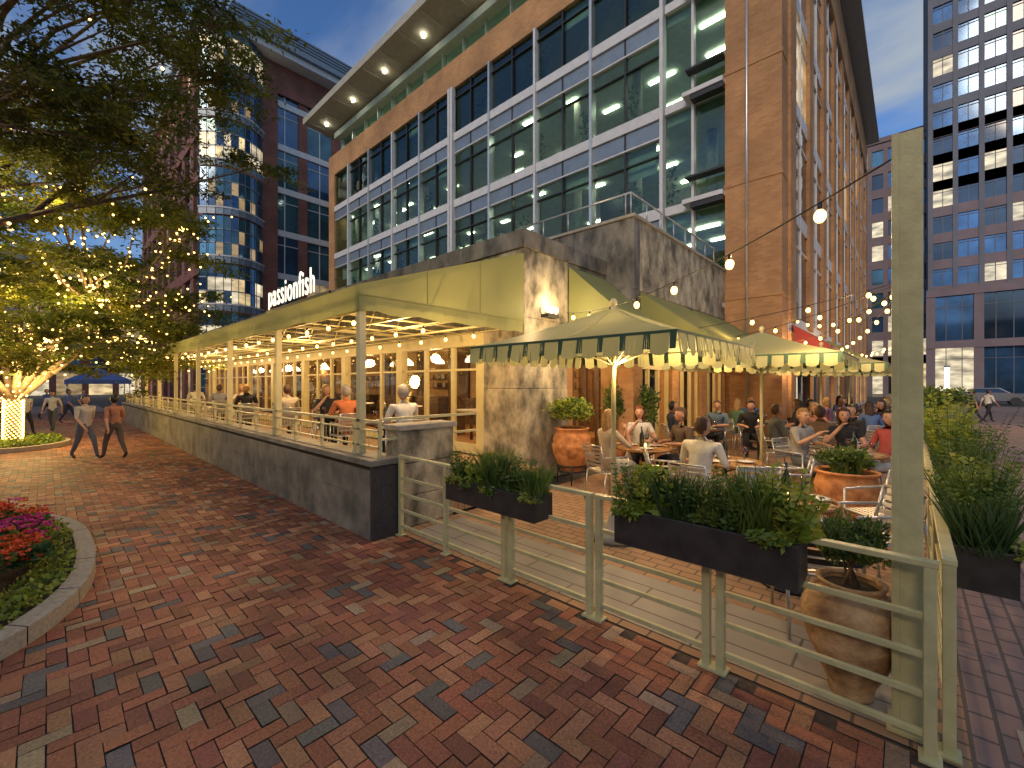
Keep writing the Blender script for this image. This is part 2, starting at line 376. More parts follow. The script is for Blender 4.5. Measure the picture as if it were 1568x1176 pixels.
for i in range(ny):
    y0=YF+(YB-YF)*i/ny; y1=YF+(YB-YF)*(i+1)/ny; f=lambda y: ZF+(ZB-ZF)*(y-YF)/(YB-YF)
    o0=.04*math.sin(i*1.7); o1=.04*math.sin((i+1)*1.7)
    a.poly([(AX1,y0,3.42),(AX1,y1,3.42),(AX1,y1,f(y1)),(AX1,y0,f(y0))])
    a.poly([(AX1+o0,y0,ZV+.02*math.sin(i*2)),(AX1+o1,y1,ZV+.02*math.sin(i*2+2)),(AX1,y1,3.42),(AX1,y0,3.42)],0,True)
a.box(AX1-.01,AX1+.012,YF,YB,3.405,3.425,0)
for y in (4.3,5.5): a.box(AX1-.005,AX1+.006,y,y+.02,3.43,f(y)-.01,0)
a.build(e)
a=MB('awning_frame',['cream','black'])
px=[-5.98-3.35*i for i in range(8)]
for x in px:
    a.box(x-.05,x+.05,3.12,3.22,1.08,3.42)
    a.cyl((x,3.17,3.3),(x,6.6,3.3),.03,n=6); a.cyl((x,3.17,3.45),(x,6.6,4.7),.03,n=6)
    for k in range(4):
        y=3.6+k*.75; a.cyl((x,y,3.3),(x,y+.35,3.45+(y+.35-3.17)*.364),.015,n=5)
for y in (3.35,4.2,5.05,5.9,6.5): a.box(AX0,AX1-.05,y,y+.05,3.24,3.28)
for x in np.arange(AX0+.4,AX1-.3,.84): a.box(x,x+.035,3.3,6.6,3.285,3.31)
a.build(e)
cu=bpy.data.curves.new('illuminated_sign_letters','FONT'); cu.body='passionfish'; cu.size=.58; cu.extrude=.008; cu.space_character=1.12
so_=bpy.data.objects.new('illuminated_sign_letters',cu); COL.objects.link(so_); cu.materials.append(M['sign'])
so_.location=(-10.0,3.2,3.72); so_.rotation_euler=(math.radians(90),0,0); so_.scale=(.82,1.15,1)
a=MB('sign_support_rail',['black']); a.box(-10.1,-7.1,3.19,3.23,3.6,3.66); a.build(e)

# ------------------------------------------------------------------ string lights helper
def strings(name,pts_list,step=.8,r=.05,wire=.007,off=.4):
    a=MB(name,['black','bulb'])
    for p0,p1,sag in pts_list:
        p0=Vector(p0);p1=Vector(p1); L=(p1-p0).length; n=max(8,int(L/.5)); P=[]
        for i in range(n+1):
            t_=i/n; q=p0.lerp(p1,t_); q.z-=sag*4*t_*(1-t_); P.append(q)
        for i in range(n): a.cyl(P[i],P[i+1],wire,n=4,caps=False)
        d=off
        while d<L:
            t_=d/L; q=p0.lerp(p1,t_); q.z-=sag*4*t_*(1-t_)
            a.cyl(q,q-Vector((0,0,.06)),.016,n=6); a.ell((q.x,q.y,q.z-.06-r),(r,r,r*1.25),8,6,1); d+=step
    a.build()
strings('canopy_string_lights',[((AX0,3.5,3.22),(AX1-.1,3.5,3.22),.04),((AX0,4.9,3.22),(AX1-.1,4.9,3.22),.04),((AX0,6.2,3.22),(AX1-.1,6.2,3.22),.04)],step=.95,r=.036)
for i,x in enumerate(np.arange(-29.5,-6,4.4)): lamp('canopy_lamp',(x,4.7,2.95),135,r=.15)
lamp('canopy_lamp',(-6.6,4.4,2.85),60,r=.15)
strings('patio_string_lights',[((-5.85,8.2,3.75),(0,3.6,3.55),.28)],step=1.05,r=.042,off=.5)
strings('patio_string_lights',[((-5.0,9.9,3.25),(0,12,4.25),.12),((-3.2,18,3.6),(0,12,4.25),.3),((-3.2,26,3.8),(0,12,4.25),.5),((-3.2,30,4),(.3,22,4.2),.5),((-5.0,14,3.4),(0,12,4.25),.2),((-3.2,19,4.6),(0,12,4.25),.5),((-3.2,36,4.2),(.3,22,4.2),.5)],step=1.1,r=.045)

# ------------------------------------------------------------------ restaurant building (podium)
e=empty('restaurant_building')
a=MB('stone_walls',['stone','slate','conc','brick'])
a.box(-7.13,-5.9,6.75,8.3,0,2.0,0); a.box(-7.125,-5.905,6.755,8.295,2.006,3.5,0); a.box(-7.13,-5.9,6.75,8.3,3.506,4.95,0)
a.box(-33,-7.14,6.76,7.2,3.3,4.95,1)
a.box(-33.05,-5.85,6.7,7.3,4.951,5.33,1)
a.box(-6.3,-5.86,7.3,10,4.951,5.32,1)
a.box(-33,-6.31,7.31,17.4,4.95,5.1,2)
a.box(-6.25,-5.92,8.31,10,3.3,4.95,1)
a.box(-6.3,-5.93,8.31,8.55,0,3.3,3)
for (x0,x1) in ((-14,-9.6),(-9.59,-7.4),(-7.39,-5.1)): a.box(x0,x1,10,10.35,4.5,6.3,1)
for (y0,y1,o_) in ((10.351,12.1,0),(12.11,13.9,.003),(13.91,15.7,0),(15.71,17.45,.003)): a.box(-5.45,-5.1-o_,y0,y1,4.5,6.3,0)
a.box(-14.05,-5.05,9.95,10.4,6.301,6.38,2); a.box(-5.5,-5.05,10.401,17.45,6.301,6.38,2)
a.box(-5.45,-5.12,9.9,17.45,3.3,4.5,1)
for y in np.arange(9.95,17.4,2.4): a.box(-5.5,-5.08,y,y+.5,0,3.3,3)
a.build(e,bevel=.01)
a=MB('roof_railing',['metal'])
for x in np.arange(-9,-5.1,.9): a.cyl((x,10.15,6.38),(x,10.15,7.0),.02,n=5)
for y in np.arange(10.15,17,.9): a.cyl((-5.25,y,6.38),(-5.25,y,7.0),.02,n=5)
a.cyl((-9,10.15,7.0),(-5.25,10.15,7.0),.025,n=5); a.cyl((-5.25,10.15,7.0),(-5.25,17,7.0),.025,n=5)
a.build(e)
a=MB('door_frames',['cream','dwood'])
xs=[];x=-7.15
while x>-32: xs.append(x); x-=1.12
for i,x in enumerate(xs):
    a.box(x-.07,x,6.83,6.92,.45,3.0,0)
    a.box(x-.13,x-.075,6.84,6.91,.45,3.0,0)
for x in xs[::3]: a.box(x-.26,x+.02,6.78,6.97,.45,3.001,0)
a.box(-33,-7.14,6.77,6.98,3.0,3.29,0); a.box(-33,-7.14,6.845,6.905,2.42,2.47,0); a.box(-33,-7.14,6.845,6.915,.45,.68,0)
a.box(-6.1,-5.98,8.56,8.66,0,3.3,1); a.box(-6.1,-5.98,9.8,9.9,0,3.3,1); a.box(-6.1,-5.98,9.2,9.28,0,3.3,1); a.box(-6.1,-5.97,8.66,9.8,2.6,2.7,1)
for y0 in np.arange(10.45,17,2.4):
    for y in (y0,y0+.6,y0+1.22,y0+1.84): a.box(-5.3,-5.2,y,y+.07,0,3.3,0)
    a.box(-5.31,-5.19,y0,y0+1.9,2.5,2.6,0); a.box(-5.31,-5.19,y0,y0+1.9,0,.25,0)
a.build(e)
a=MB('glass',['glass_rest'])
a.poly([(-33,6.87,.45),(-7.15,6.87,.45),(-7.15,6.87,3.1),(-33,6.87,3.1)])
a.poly([(-6.04,8.6,0),(-6.04,9.85,0),(-6.04,9.85,3.3),(-6.04,8.6,3.3)])
a.poly([(-5.25,10,0),(-5.25,17.4,0),(-5.25,17.4,3.3),(-5.25,10,3.3)])
a.build(e)
a=MB('interior',['intwall','wood','dwood','lampw','lit3','napkin'])
a.box(-33,-9.5,13.0,13.2,.0,4.9,0); a.box(-33,-7.2,7.0,13.0,.4,.445,1); a.box(-33,-6.4,7.2,13,3.9,4.0,2); a.box(-33,-32.8,6.9,13,0,4.9,0)
a.box(-9.2,-5.4,10.2,17.4,-.0,.003,1)
a.box(-9.5,-9.3,10,17.4,0,4.5,0); a.box(-9.2,-5.5,10.5,17.4,3.6,3.7,2)
for x in np.arange(-31,-8,3.3):
    a.box(x,x+.4,9.0,9.4,.45,3.9,2)
    a.lathe([(.01,.25),(.18,.1),(.2,0),(.01,0)],(x+1.6,8.6,2.75),10,3); a.cyl((x+1.6,8.6,3.0),(x+1.6,8.6,3.9),.01,n=4,mi=2)
    a.lathe([(.01,.25),(.18,.1),(.2,0),(.01,0)],(x+.8,10.6,2.9),10,3)
    a.box(x+.7,x+2.4,11.8,12.9,.45,1.5,2)
    a.box(x+2.5,x+3.2,12.9,12.99,.45,3.9,2)
    for z in (1.9,2.3,2.7): a.box(x+.6,x+2.6,12.7,12.99,z,z+.04,2)
    for k in range(14):
        bx=x+.7+k*.13
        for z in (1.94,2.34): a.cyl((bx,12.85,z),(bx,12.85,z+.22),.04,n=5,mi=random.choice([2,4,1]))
    a.cyl((x+1.6,8.6,.45),(x+1.6,8.6,1.3),.05,n=6,mi=2); a.cyl((x+1.6,8.6,1.3),(x+1.6,8.6,1.34),.5,n=14,mi=5)
a.build(e)
for x in np.arange(-29.5,-7,4.4): lamp('interior_lamp',(x,9.0,2.7),190,(1,.62,.28),.15,e)
for y in (11.5,15.5): lamp('interior_lamp',(-7.3,y,2.9),150,(1,.60,.28),.15,e)
a=MB('column_wall_lamp',['black','lampw']); a.box(-5.9,-5.7,7.3,7.7,3.55,3.62,0)
for y in (7.35,7.5,7.65): a.ell((-5.75,y,3.72),(.06,.05,.08),8,6,1)
a.build(e); lamp('column_lamp',(-5.5,7.5,3.85),38,(1,.7,.35),.06); lamp('column_lamp',(-5.3,7.4,3.0),32,(1,.7,.35),.06)

# patio awnings on the building
def awn(name,y0,y1,xw,xo,zw,zo,mk,val=.3):
    a=MB(name,[mk,'cream'])
    a.poly([(xw,y0,zw),(xo,y0,zo),(xo,y1,zo),(xw,y1,zw)])
    a.poly([(xw,y0,zo),(xo,y0,zo),(xw,y0,zw)]); a.poly([(xw,y1,zo),(xo,y1,zo),(xw,y1,zw)])
    n=12
    for i in range(n):
        a0=y0+(y1-y0)*i/n;a1=y0+(y1-y0)*(i+1)/n
        a.poly([(xo,a0,zo),(xo,a1,zo),(xo+.01,a1,zo-val),(xo+.01,a0,zo-val)])
    for s_ in (y0,y1): a.poly([(xw,s_,zo),(xo,s_,zo),(xo,s_,zo-val),(xw,s_,zo-val)])
    for y in (y0+.1,y1-.1): a.cyl((xw,y,zo),(xo,y,zo),.025,mi=1); a.cyl((xw,y,zw-.03),(xo,y,zo-.02),.02,mi=1)
    a.build()
awn('patio_awning',8.32,9.85,-5.88,-4.2,4.85,3.35,'awning')
awn('patio_awning',10.3,13.4,-5.06,-3.5,4.45,3.3,'awning')
awn('patio_awning',13.9,17.2,-5.06,-3.5,4.45,3.3,'awning')
awn('shop_awning',18.8,24,-3.2,-2.1,4.3,3.5,'red_awning',.25)
awn('shop_awning',28,36,-3.2,-1.9,4.4,3.6,'awning')

# ------------------------------------------------------------------ main office building
def facade(mb,o,u,n,na,nz,cw,ch,z0,pw,sh,pd,sdp,gm,pm,sm_,mull=0,mm=None,md=.07):
    for j in range(nz):
        for i in range(na):
            g_=random.choice(gm)
            mb.obox(o,u,n,i*cw,(i+1)*cw,-.05,0,z0+j*ch+.001,z0+(j+1)*ch-.001,g_)
    for i in range(na+1): mb.obox(o,u,n,i*cw-pw/2,i*cw+pw/2,0,pd,z0,z0+nz*ch,pm)
    for j in range(nz+1): mb.obox(o,u,n,-pw/2+.004,na*cw+pw/2-.004,0,sdp,z0+j*ch-sh/2,z0+j*ch+sh/2,sm_)
    if mull:
        for i in range(na):
            for k in range(1,mull): mb.obox(o,u,n,i*cw+cw*k/mull-.04,i*cw+cw*k/mull+.04,0,md+.01,z0,z0+nz*ch,mm if mm is not None else sm_)
        for j in range(nz): mb.obox(o,u,n,0,na*cw,0,md,z0+j*ch+ch*.72,z0+j*ch+ch*.72+.07,mm if mm is not None else sm_)

e=empty('office_building')
FY=17.5
a=MB('facade_frames',['white','brick','greymetal','black','cream','metal','eave'])
levels=[5.0,9.2,13.4,17.6]
XL,XR=-37.6,-5.1
for i,z in enumerate(levels):
    a.box(XL,-7.55,FY-.12,FY+.3,z-.22,z+.24,0)
    a.box(XL,-7.55,FY-.02,FY+.3,z-.95,z-.225,2)
    a.box(XL,-7.55,FY-.06,FY+.25,z-1.02,z-.955,0)
    a.box(-7.5,XR,FY-.05,FY+.3,z-.15,z+.2,0)
    a.box(-6.6,XR,FY-.55,FY-.051,z-.05,z+.12,0); a.box(-6.3,XR-.02,FY-.5,FY-.1,z-.25,z-.051,3); a.box(-6.5,XR-.01,FY-.5,FY-.06,z+.95,z+1.02,3) 
bays=[-7.6-3.42*k for k in range(9)]
for k,x in enumerate(bays):
    a.box(x-.07,x+.07,FY-.2,FY+.2,5,20.7,5 if k%2 else 0)
    if k<8: a.box(x-1.75,x-1.67,FY-.05,FY+.15,5,20.7,3)
    for z in levels: 
        if k<8: a.box(x-3.4,x-.07,FY-.04,FY+.1,z+2.45,z+2.51,3)
a.box(-6.4,-6.3,FY-.1,FY+.15,5,20.7,0)
a.box(-21.5,-21.35,FY-.28,FY,5,20.7,0); a.box(-21.2,-21.05,FY-.281,FY,5,20.7,0)
a.box(-38.7,XL,FY-.1,FY+1,0,20.7,1); a.box(-38.7,-3.26,FY-.102,FY+.6,20.7,22.5,1)
a.box(XR,-3.26,FY-.25,FY+1.2,0,25,1)
for z in (5.2,9.4,13.6,17.8,22): a.box(XR-.03,-3.23,FY-.28,FY+.5,z,z+.12,1)
a.cyl((-4.35,FY-.32,0),(-4.35,FY-.32,25),.045,mi=5)
a.box(-38.2,-5.2,FY+.8,FY+1.0,22.5,23.3,4)
for x in np.arange(-38.0,-5.5,2.1): a.box(x,x+.1,FY+.7,FY+1.05,22.5,25.2,5)
a.box(-38.2,-5.2,FY+.75,FY+1.0,24.6,25.2,4)
a.poly([(-39.8,FY-1.8,25.3),(-2.4,FY-1.8,25.3),(-2.4,FY+1.2,25.0),(-39.8,FY+1.2,25.0)],6)
a.box(-39.8,-2.4,FY-1.95,FY-1.801,25.2,25.75,6)
a.box(-39.8,-2.4,FY-1.8,54,25.5,25.7,2)
for x in np.arange(-39,-3,2.4): a.box(x,x+.05,FY-1.79,FY+1.1,25.12,25.18,5)
a.build(e)
a=MB('facade_side',['brick','white','gl_blue','gl_dark','greymetal','lit3','gl_teal'])
facade(a,(-3.3,18.7),(0,1),(1,0),9,5,3.95,4.2,4.4,1.0,.55,.14,.05,[2,3,6,3,3,5],0,1,2,1,.05)
a.box(-3.9,-3.31,18.7,54.3,0,.4,0)
facade(a,(-3.3,18.7),(0,1),(1,0),9,1,3.95,3.6,.4,.9,.3,.14,.05,[5,3,3,5],0,1,2,4,.05)
for i in range(9):
    y=18.7+i*3.95
    a.box(-3.29,-3.2,y+.52,y+.62,4.4,25.2,1)
a.box(-3.299,-3.12,18.7,54.3,22.6,25.2,0)
a.box(-38.7,-38.6,FY+1,54,0,22.5,0); a.box(-38.7,-3.3,54.3,54.5,0,25.4,0)
a.box(-3.35,-2.2,18,54.2,25.3,25.49,4)
a.build(e)
a=MB('glazing',['glass_off','gl_dark'])
for k in range(8):
    x=bays[k]
    for z in levels:
        for s_ in (0,1):
            dx=U(-.012,.012)
            x1=x-.05-s_*1.7; x0=x1-1.66
            a.poly([(x0,FY+.08+dx,z+.2),(x1,FY+.08-dx,z+.2),(x1,FY+.08-dx,z+3.3),(x0,FY+.08+dx,z+3.3)])
a.poly([(bays[8]-3,FY+.08,5),(bays[8],FY+.08,5),(bays[8],FY+.08,20.7),(bays[8]-3,FY+.08,20.7)])
a.poly([(-7.6,FY+.12,5),(-5.1,FY+.12,5),(-5.1,FY+.12,20.7),(-7.6,FY+.12,20.7)])
a.poly([(-38,FY+.95,23.3),(-5.2,FY+.95,23.3),(-5.2,FY+.95,24.6),(-38,FY+.95,24.6)])
a.build(e)
a=MB('office_interior',['offceil','offwall','strip','black','conc','lit1','lf_deep','wood'])
for z in levels+[21.4,24.9]:
    a.box(-38.5,-4,FY+.31,27,z-.5,z,0)
for z in levels: a.box(-38.5,-4,FY+.32,27,z+.001,z+.02,4)
a.box(-38.5,-4,27,27.2,4,25,1); a.box(-38.4,-38.2,FY+.3,27,4,22,1); a.box(-4.2,-4,FY+.3,27,4,22,1)
for z in levels:
    for x in np.arange(-37,-6,3.42):
        a.cyl((x,19.3,z),(x,19.3,z+3.7),.22,n=10,mi=4) if R()<.6 else None
        for k in range(4):
            yy=18.6+k*2.0+U(-.4,.4); xx=x+U(-.8,.8)
            if R()<.6: a.box(xx,xx+U(.5,1.4),yy,yy+.18,z+3.62,z+3.66,2)
        if R()<.55: 
            w_=U(1,2.6); a.box(x,x+w_,U(20,24),24.5,z,z+U(1.5,3.6),random.choice([1,7,3,4]))
        for k in range(2):
            if R()<.6: xx=x+U(0,2); a.box(xx,xx+1.2,18.6+k*1.6,19.2+k*1.6,z+.02,z+.75,3)
            if R()<.4: 
                xx=x+U(0,2)
                for _ in range(70): a.leaf((xx+U(-.35,.35),18.3+U(-.2,.2),z+U(.7,2.2)),.25,6)
        if R()<.4: a.box(x+.4,x+U(1.1,2.8),26.9,26.99,z+1.2,z+2.9,5)  # glowing back-wall panels added so the rooms look lit
        if R()<.25: a.box(x+.1,x+1.6,FY+.35,FY+.37,z+U(1.8,2.8),z+3.5,0)   # roller blinds
for x in np.arange(-37,-6,2.1): a.box(x+.5,x+1.3,FY+2,FY+2.15,24.3,24.35,2)
for x in np.arange(-38,-4,4.8): a.cyl((x,FY-.6,25.0),(x,FY-.6,25.22),.12,n=8,mi=2)
a.build(e)

# ------------------------------------------------------------------ left background building
e=empty('brick_glass_building')
a=MB('facades',['brick_red','white','gl_blue','gl_teal','gl_dark','lit1','lit2','lit3','greymetal'])
H=4.3
facade(a,(-46.4,14.6),(0,1),(1,0),5,8,3.5,H,0,.9,.6,.12,.16,[2,3,2,3,3,7],0,1,2,1,.06)
a.box(-46.3,-46.1,14.2,32.2,31.0,34.3,0); a.box(-46.3,-46.05,14.15,15.6,0,31.0,0)
facade(a,(-82,9.9),(1,0),(0,-1),9,8,3.85,H,0,1.3,1.1,.3,.36,[2,3,4,5,7,2],0,0,2,1)
N=10
def cv(t_,off=0):
    y=9.2+t_*5.2; x=-47.2+ (2.6+off)*math.sin(math.pi*(.12+.76*t_)); return x,y-off*math.cos(math.pi*t_)
for j in range(8):
    lit=[6,5,6,2] if j in(1,2,5,7) else [2,3,3,2,7]
    for i in range(N):
        x0,y0=cv(i/N); x1,y1=cv((i+1)/N)
        for k in range(3):
            z0=H*j+.6+k*1.2; mi=random.choice(lit) if k<2 else random.choice([2,3])
            a.poly([(x0,y0,z0),(x1,y1,z0),(x1,y1,z0+1.17),(x0,y0,z0+1.17)],mi)
            xa,ya=cv(i/N,.06); xb,yb=cv((i+1)/N,.06)
            a.poly([(xa,ya,z0-.05),(xb,yb,z0-.05),(xb,yb,z0+.05),(xa,ya,z0+.05)],8)
        xa,ya=cv(i/N,.1); xb,yb=cv((i+1)/N,.1)
        a.poly([(xa,ya,H*j),(xb,yb,H*j),(xb,yb,H*j+.6),(xa,ya,H*j+.6)],8)
        xa,ya=cv(i/N,.15); xb,yb=cv((i+1)/N,.15)
        a.poly([(xa,ya,H*j+.55),(xb,yb,H*j+.55),(xb,yb,H*j+.68),(xa,ya,H*j+.68)],1)
        xa,ya=cv(i/N,.1); a.cyl((xa,ya,0),(xa,ya,H*8),.03,n=4,mi=8)
a.box(-82,-46.5,10,31.5,0,33.9,0)
a.box(-82.5,-44.2,8.9,32.5,34.5,35.0,8); a.box(-82,-44.6,9.2,32.2,33.9,34.49,1)
a.box(-70,-51,13,34,35.0,41.5,8)
for z in np.arange(35.3,41.4,.35): a.box(-70,-50.9,12.9,34.1,z,z+.12,8)
a.build(e)
e=empty('brick_building')
a=MB('facades',['brick_red','conc','gl_blue','gl_dark','lit1','lit3','lit2'])
facade(a,(-100,-40),(0,1),(1,0),14,4,3.7,4.2,4.5,1.2,1.2,.3,.36,[2,3,5,2],0,1)
a.box(-110,-100.06,-41,13,0,23,0)
facade(a,(-100,-40),(0,1),(1,0),14,1,3.7,4.5,0,.8,.6,.3,.36,[4,6,6,5],0,1)
a.build(e)
e=empty('unseen_reflected_building')  # added unseen behind the camera to darken glass reflections and block some sky
a=MB('facades',['brick_red','conc','gl_blue','gl_dark','lit1','lit3'])
facade(a,(30,-34),(-1,0),(0,1),24,5,4.2,4,0,1.2,1.2,.3,.36,[2,3,3,3,5],0,1)
a.box(-71,30,-50,-34.06,0,22,0)
a.build(e)

# ------------------------------------------------------------------ right background towers
e=empty('office_tower')
a=MB('facades',['tower_stone','tower_stone2','gl_blue','gl_dark','lit1','lit2','gl_teal'])
facade(a,(2.0,83),(1,0),(0,-1),18,4,2.4,3.6,14.8,.5,1.3,.3,.2,[2,3,2,2,3,3,5],0,1,2,0)
facade(a,(2.0,83),(1,0),(0,-1),18,1,2.4,3.6,29.2,.5,1.3,.3,.2,[5,2,5,3],0,1,2,0)
facade(a,(2.0,83),(1,0),(0,-1),18,1,2.4,3.6,32.8,.5,1.3,.3,.2,[5,2,2,3,3],0,1,2,0)
facade(a,(2.0,83),(1,0),(0,-1),18,13,2.4,3.6,36.4,.5,1.2,.3,.2,[2,2,6,3,2,6,3,2,2,3,2,3,6,2,3,2,5],0,0,2,0)
facade(a,(2.0,82.5),(1,0),(0,-1),8,2,4.5,7.0,0.4,.9,1.0,.4,.5,[3,2,3,2,5],1,1,3,0)
a.box(2,45,83.06,110,0,84,0)
facade(a,(2,110),(0,-1),(-1,0),8,21,3.3,3.6,5,.6,1.1,.3,.2,[2,6,3],0,1)
a.build(e)
e=empty('office_tower')
a=MB('facades',['tower_stone2','conc','gl_blue','gl_dark','lit1','lit2','gl_teal'])
facade(a,(-13,93),(1,0),(0,-1),8,9,2.0,3.9,6,.6,1.4,.3,.22,[2,2,3,6,3,2,5],0,0)
facade(a,(-13,93),(1,0),(0,-1),8,1,2.0,6,0,.7,1.0,.3,.22,[5,3,4],0,1)
a.box(-13,3.2,93.06,110,0,41.5,0); a.box(-13.2,3.4,92.5,110,41.5,42.3,0)
a.build(e)

# ------------------------------------------------------------------ fence
e=empty('metal_fence')
a=MB('rails_and_posts',['fence'])
FYY=3.35
def post(x,y,h=1.08,w_=.028):
    a.box(x-w_,x+w_,y-w_,y+w_,0,h); a.box(x-.05,x+.05,y-.06,y+.06,0,.02)
panels=[(-5.2,-3.21),(-3.11,-2.14),(-2.04,-1.12),(-1.02,.08)]
for x0,x1 in panels:
    post(x0,FYY); post(x1,FYY)
    if x1-x0>1.5: post((x0+x1)/2,FYY)
    for z in (.12,.34,.56,.78): a.box(x0+.028,x1-.028,FYY-.016,FYY+.016,z,z+.036)
    a.box(x0-.035,x1+.035,FYY-.032,FYY+.032,1.081,1.115)
for y0,y1 in [(3.47,4.9),(5.0,6.4),(6.5,7.9),(8.0,9.4),(9.5,10.9),(11,12.4)]:
    post(.16,y0); post(.16,y1)
    for z in (.12,.34,.56,.78): a.box(.144,.176,y0+.028,y1-.028,z,z+.036)
    a.box(.128,.192,y0-.035,y1+.035,1.081,1.115)
a.build(e,bevel=.004)
for (x,y,z) in ((-.0,3.56,3.61),(.0,12,4.3)):
    a=MB('tall_post',['fence']); a.box(x-.085,x+.055,y-.07,y+.07,0,z); a.box(x-.11,x+.08,y-.1,y+.1,0,.03); a.box(x-.086,x-.05,y-.085,y-.071,.03,z)
    a.build(bevel=.006)

# ------------------------------------------------------------------ plants
def foliage(a,c,r,n,size,mis,up=.5,asp=.5):
    cl=[(U(-1,1),U(-1,1),U(-.3,1),U(.35,.6)) for _ in range(max(3,n//60))]
    for _ in range(n):
        q=random.choice(cl); p=Vector((random.gauss(0,1),random.gauss(0,1),random.gauss(0,1))).normalized()*q[3]*R()**.4
        x=max(-1.1,min(1.1,q[0]*.75+p.x)); y=max(-1.1,min(1.1,q[1]*.75+p.y)); z=q[2]*.6+p.z*.8
        a.leaf((c[0]+x*r[0],c[1]+y*r[1],c[2]+z*r[2]),size*U(.6,1.3),mis[int((q[3]*97+R()*.9))%len(mis)],(U(-1,1),U(-1,1),up+U(-.6,.6)),asp)
def grass(a,c,r,n,h,mi):
    for _ in range(n):
        x=c[0]+U(-r,r);y=c[1]+U(-r,r);d=Vector((U(-.5,.5),U(-.5,.5),1)); p=Vector((x,y,c[2])); w_=Vector((U(-1,1),U(-1,1),0)).normalized()*.007
        m_=p+d*h*.5*U(.7,1.2); tip=m_+Vector((d.x*.6,d.y*.6,.5))*h*.5
        a.poly([p-w_,p+w_,m_+w_*.8,tip,m_-w_*.8],mi)
def stems(a,c,spread,n,h,ls,mi,asp=.45):
    for _ in range(n):
        p=Vector((c[0]+U(-.5,.5)*spread,c[1]+U(-.5,.5)*spread,c[2])); d=Vector((U(-.45,.45),U(-.45,.45),1)).normalized(); hh=h*U(.55,1.1); k=int(hh/.035)
        a.cyl(p,p+d*hh,.0035,.0015,n=3,mi=2,caps=False)
        for i in range(k):
            t_=(i+1)/k; q=p+d*hh*t_; an=i*2.4+R()
            for s_ in (0,3.14): a.leaf(q,ls*(1.15-.55*t_)*U(.7,1.2),mi,(math.cos(an+s_),math.sin(an+s_),U(.1,.8)),asp)
def planter(x0,x1,y0,y1,z0,z1,tall=.3,dens=1):
    e=empty('planter_box')
    a=MB('box',['planter','soil']); tk=.025
    a.box(x0,x1,y0,y0+tk,z0,z1); a.box(x0,x1,y1-tk,y1,z0,z1); a.box(x0,x0+tk,y0+tk,y1-tk,z0,z1); a.box(x1-tk,x1,y0+tk,y1-tk,z0,z1); a.box(x0+tk,x1-tk,y0+tk,y1-tk,z0,z0+.02)
    a.box(x0+tk,x1-tk,y0+tk,y1-tk,z1-.06,z1-.04,1); a.build(e,bevel=.004)
    a=MB('herbs',['lf_herb','lf_lime','lf_deep','fl_yel'])
    L=max(x1-x0,y1-y0); n=int(L/.17); ax=(x1-x0)>(y1-y0)
    seq=[0,3,1,4,0,2,1,3,0]; o_=random.randint(0,8)
    for i in range(n):
        t_=(i+.5)/n; cx=x0+(x1-x0)*(t_ if ax else .5); cy=y0+(y1-y0)*(.5 if ax else t_)
        k=seq[(i+o_)%9]; hh=tall*U(.65,1.35)
        if k==3: grass(a,(cx,cy,z1-.04),.1,int(200*dens),hh*1.2,random.choice([0,2]))
        elif k==4: stems(a,(cx,cy,z1-.04),.2,int(26*dens),hh*1.1,.05,2,.25)
        elif k==1: stems(a,(cx,cy,z1-.04),.22,int(22*dens),hh*1.1,.095,1,.6)
        else: stems(a,(cx,cy,z1-.04),.2,int(30*dens),hh,.06,0,.5)
    for _ in range(4):
        cx=U(x0,x1); cy=U(y0,y1)
        if ax: foliage(a,(cx,y0-.02,z1-.02),(.12,.05,.1),110,.045,[0,1],-.2)
        else: foliage(a,(x1+.02,cy,z1-.02),(.05,.12,.1),110,.045,[0,1],-.2)
    a.build(e)
planter(-3.93,-2.6,3.12,3.4,.78,1.03,.34)
planter(-1.75,-.5,3.1,3.42,.83,1.11,.36,dens=1.2)
planter(.2,.5,4.1,5.3,.75,1.03,.5,dens=1.1)
planter(.22,.5,5.9,7.2,.8,1.08,.7,dens=.9)
planter(.22,.5,8.2,9.4,.8,1.08,.6,dens=.7)

# flower bed with granite kerb
e=empty('flower_bed')
a=MB('kerb',['kerb','soil'])
bc=(-7.45,-1.35); 
def se(t_,A,B,ex=2.6):
    c=math.cos(t_);s=math.sin(t_); return (bc[0]+A*math.copysign(abs(c)**(2/ex),c),bc[1]+B*math.copysign(abs(s)**(2/ex),s))
N=72
for i in range(N):
    g0=.006 if i%4==0 else 0
    t0=2*math.pi*i/N+g0; t1=2*math.pi*(i+1)/N
    o0=se(t0,2.75,1.75);o1=se(t1,2.75,1.75);i0=se(t0,2.59,1.59);i1=se(t1,2.59,1.59)
    a.poly([(*o0,0),(*o1,0),(*o1,.15),(*o0,.15)]); a.poly([(*o0,.15),(*o1,.15),(*i1,.16),(*i0,.16)]); a.poly([(*i0,.16),(*i1,.16),(*i1,0),(*i0,0)])
a.poly([(*se(2*math.pi*i/N,2.6,1.6),.12) for i in range(N)],1)
a.build(e)
a=MB('flowers',['lf_herb','lf_lime','lf_deep','fl_pink','fl_red','fl_yel'])
for _ in range(7000):
    t_=U(0,6.283); q=.82+.2*R(); p=se(t_,2.55*q,1.55*q); a.leaf((*p,.13+U(0,.1)),U(.03,.065),random.choice([1,1,1,0]),None,.7)
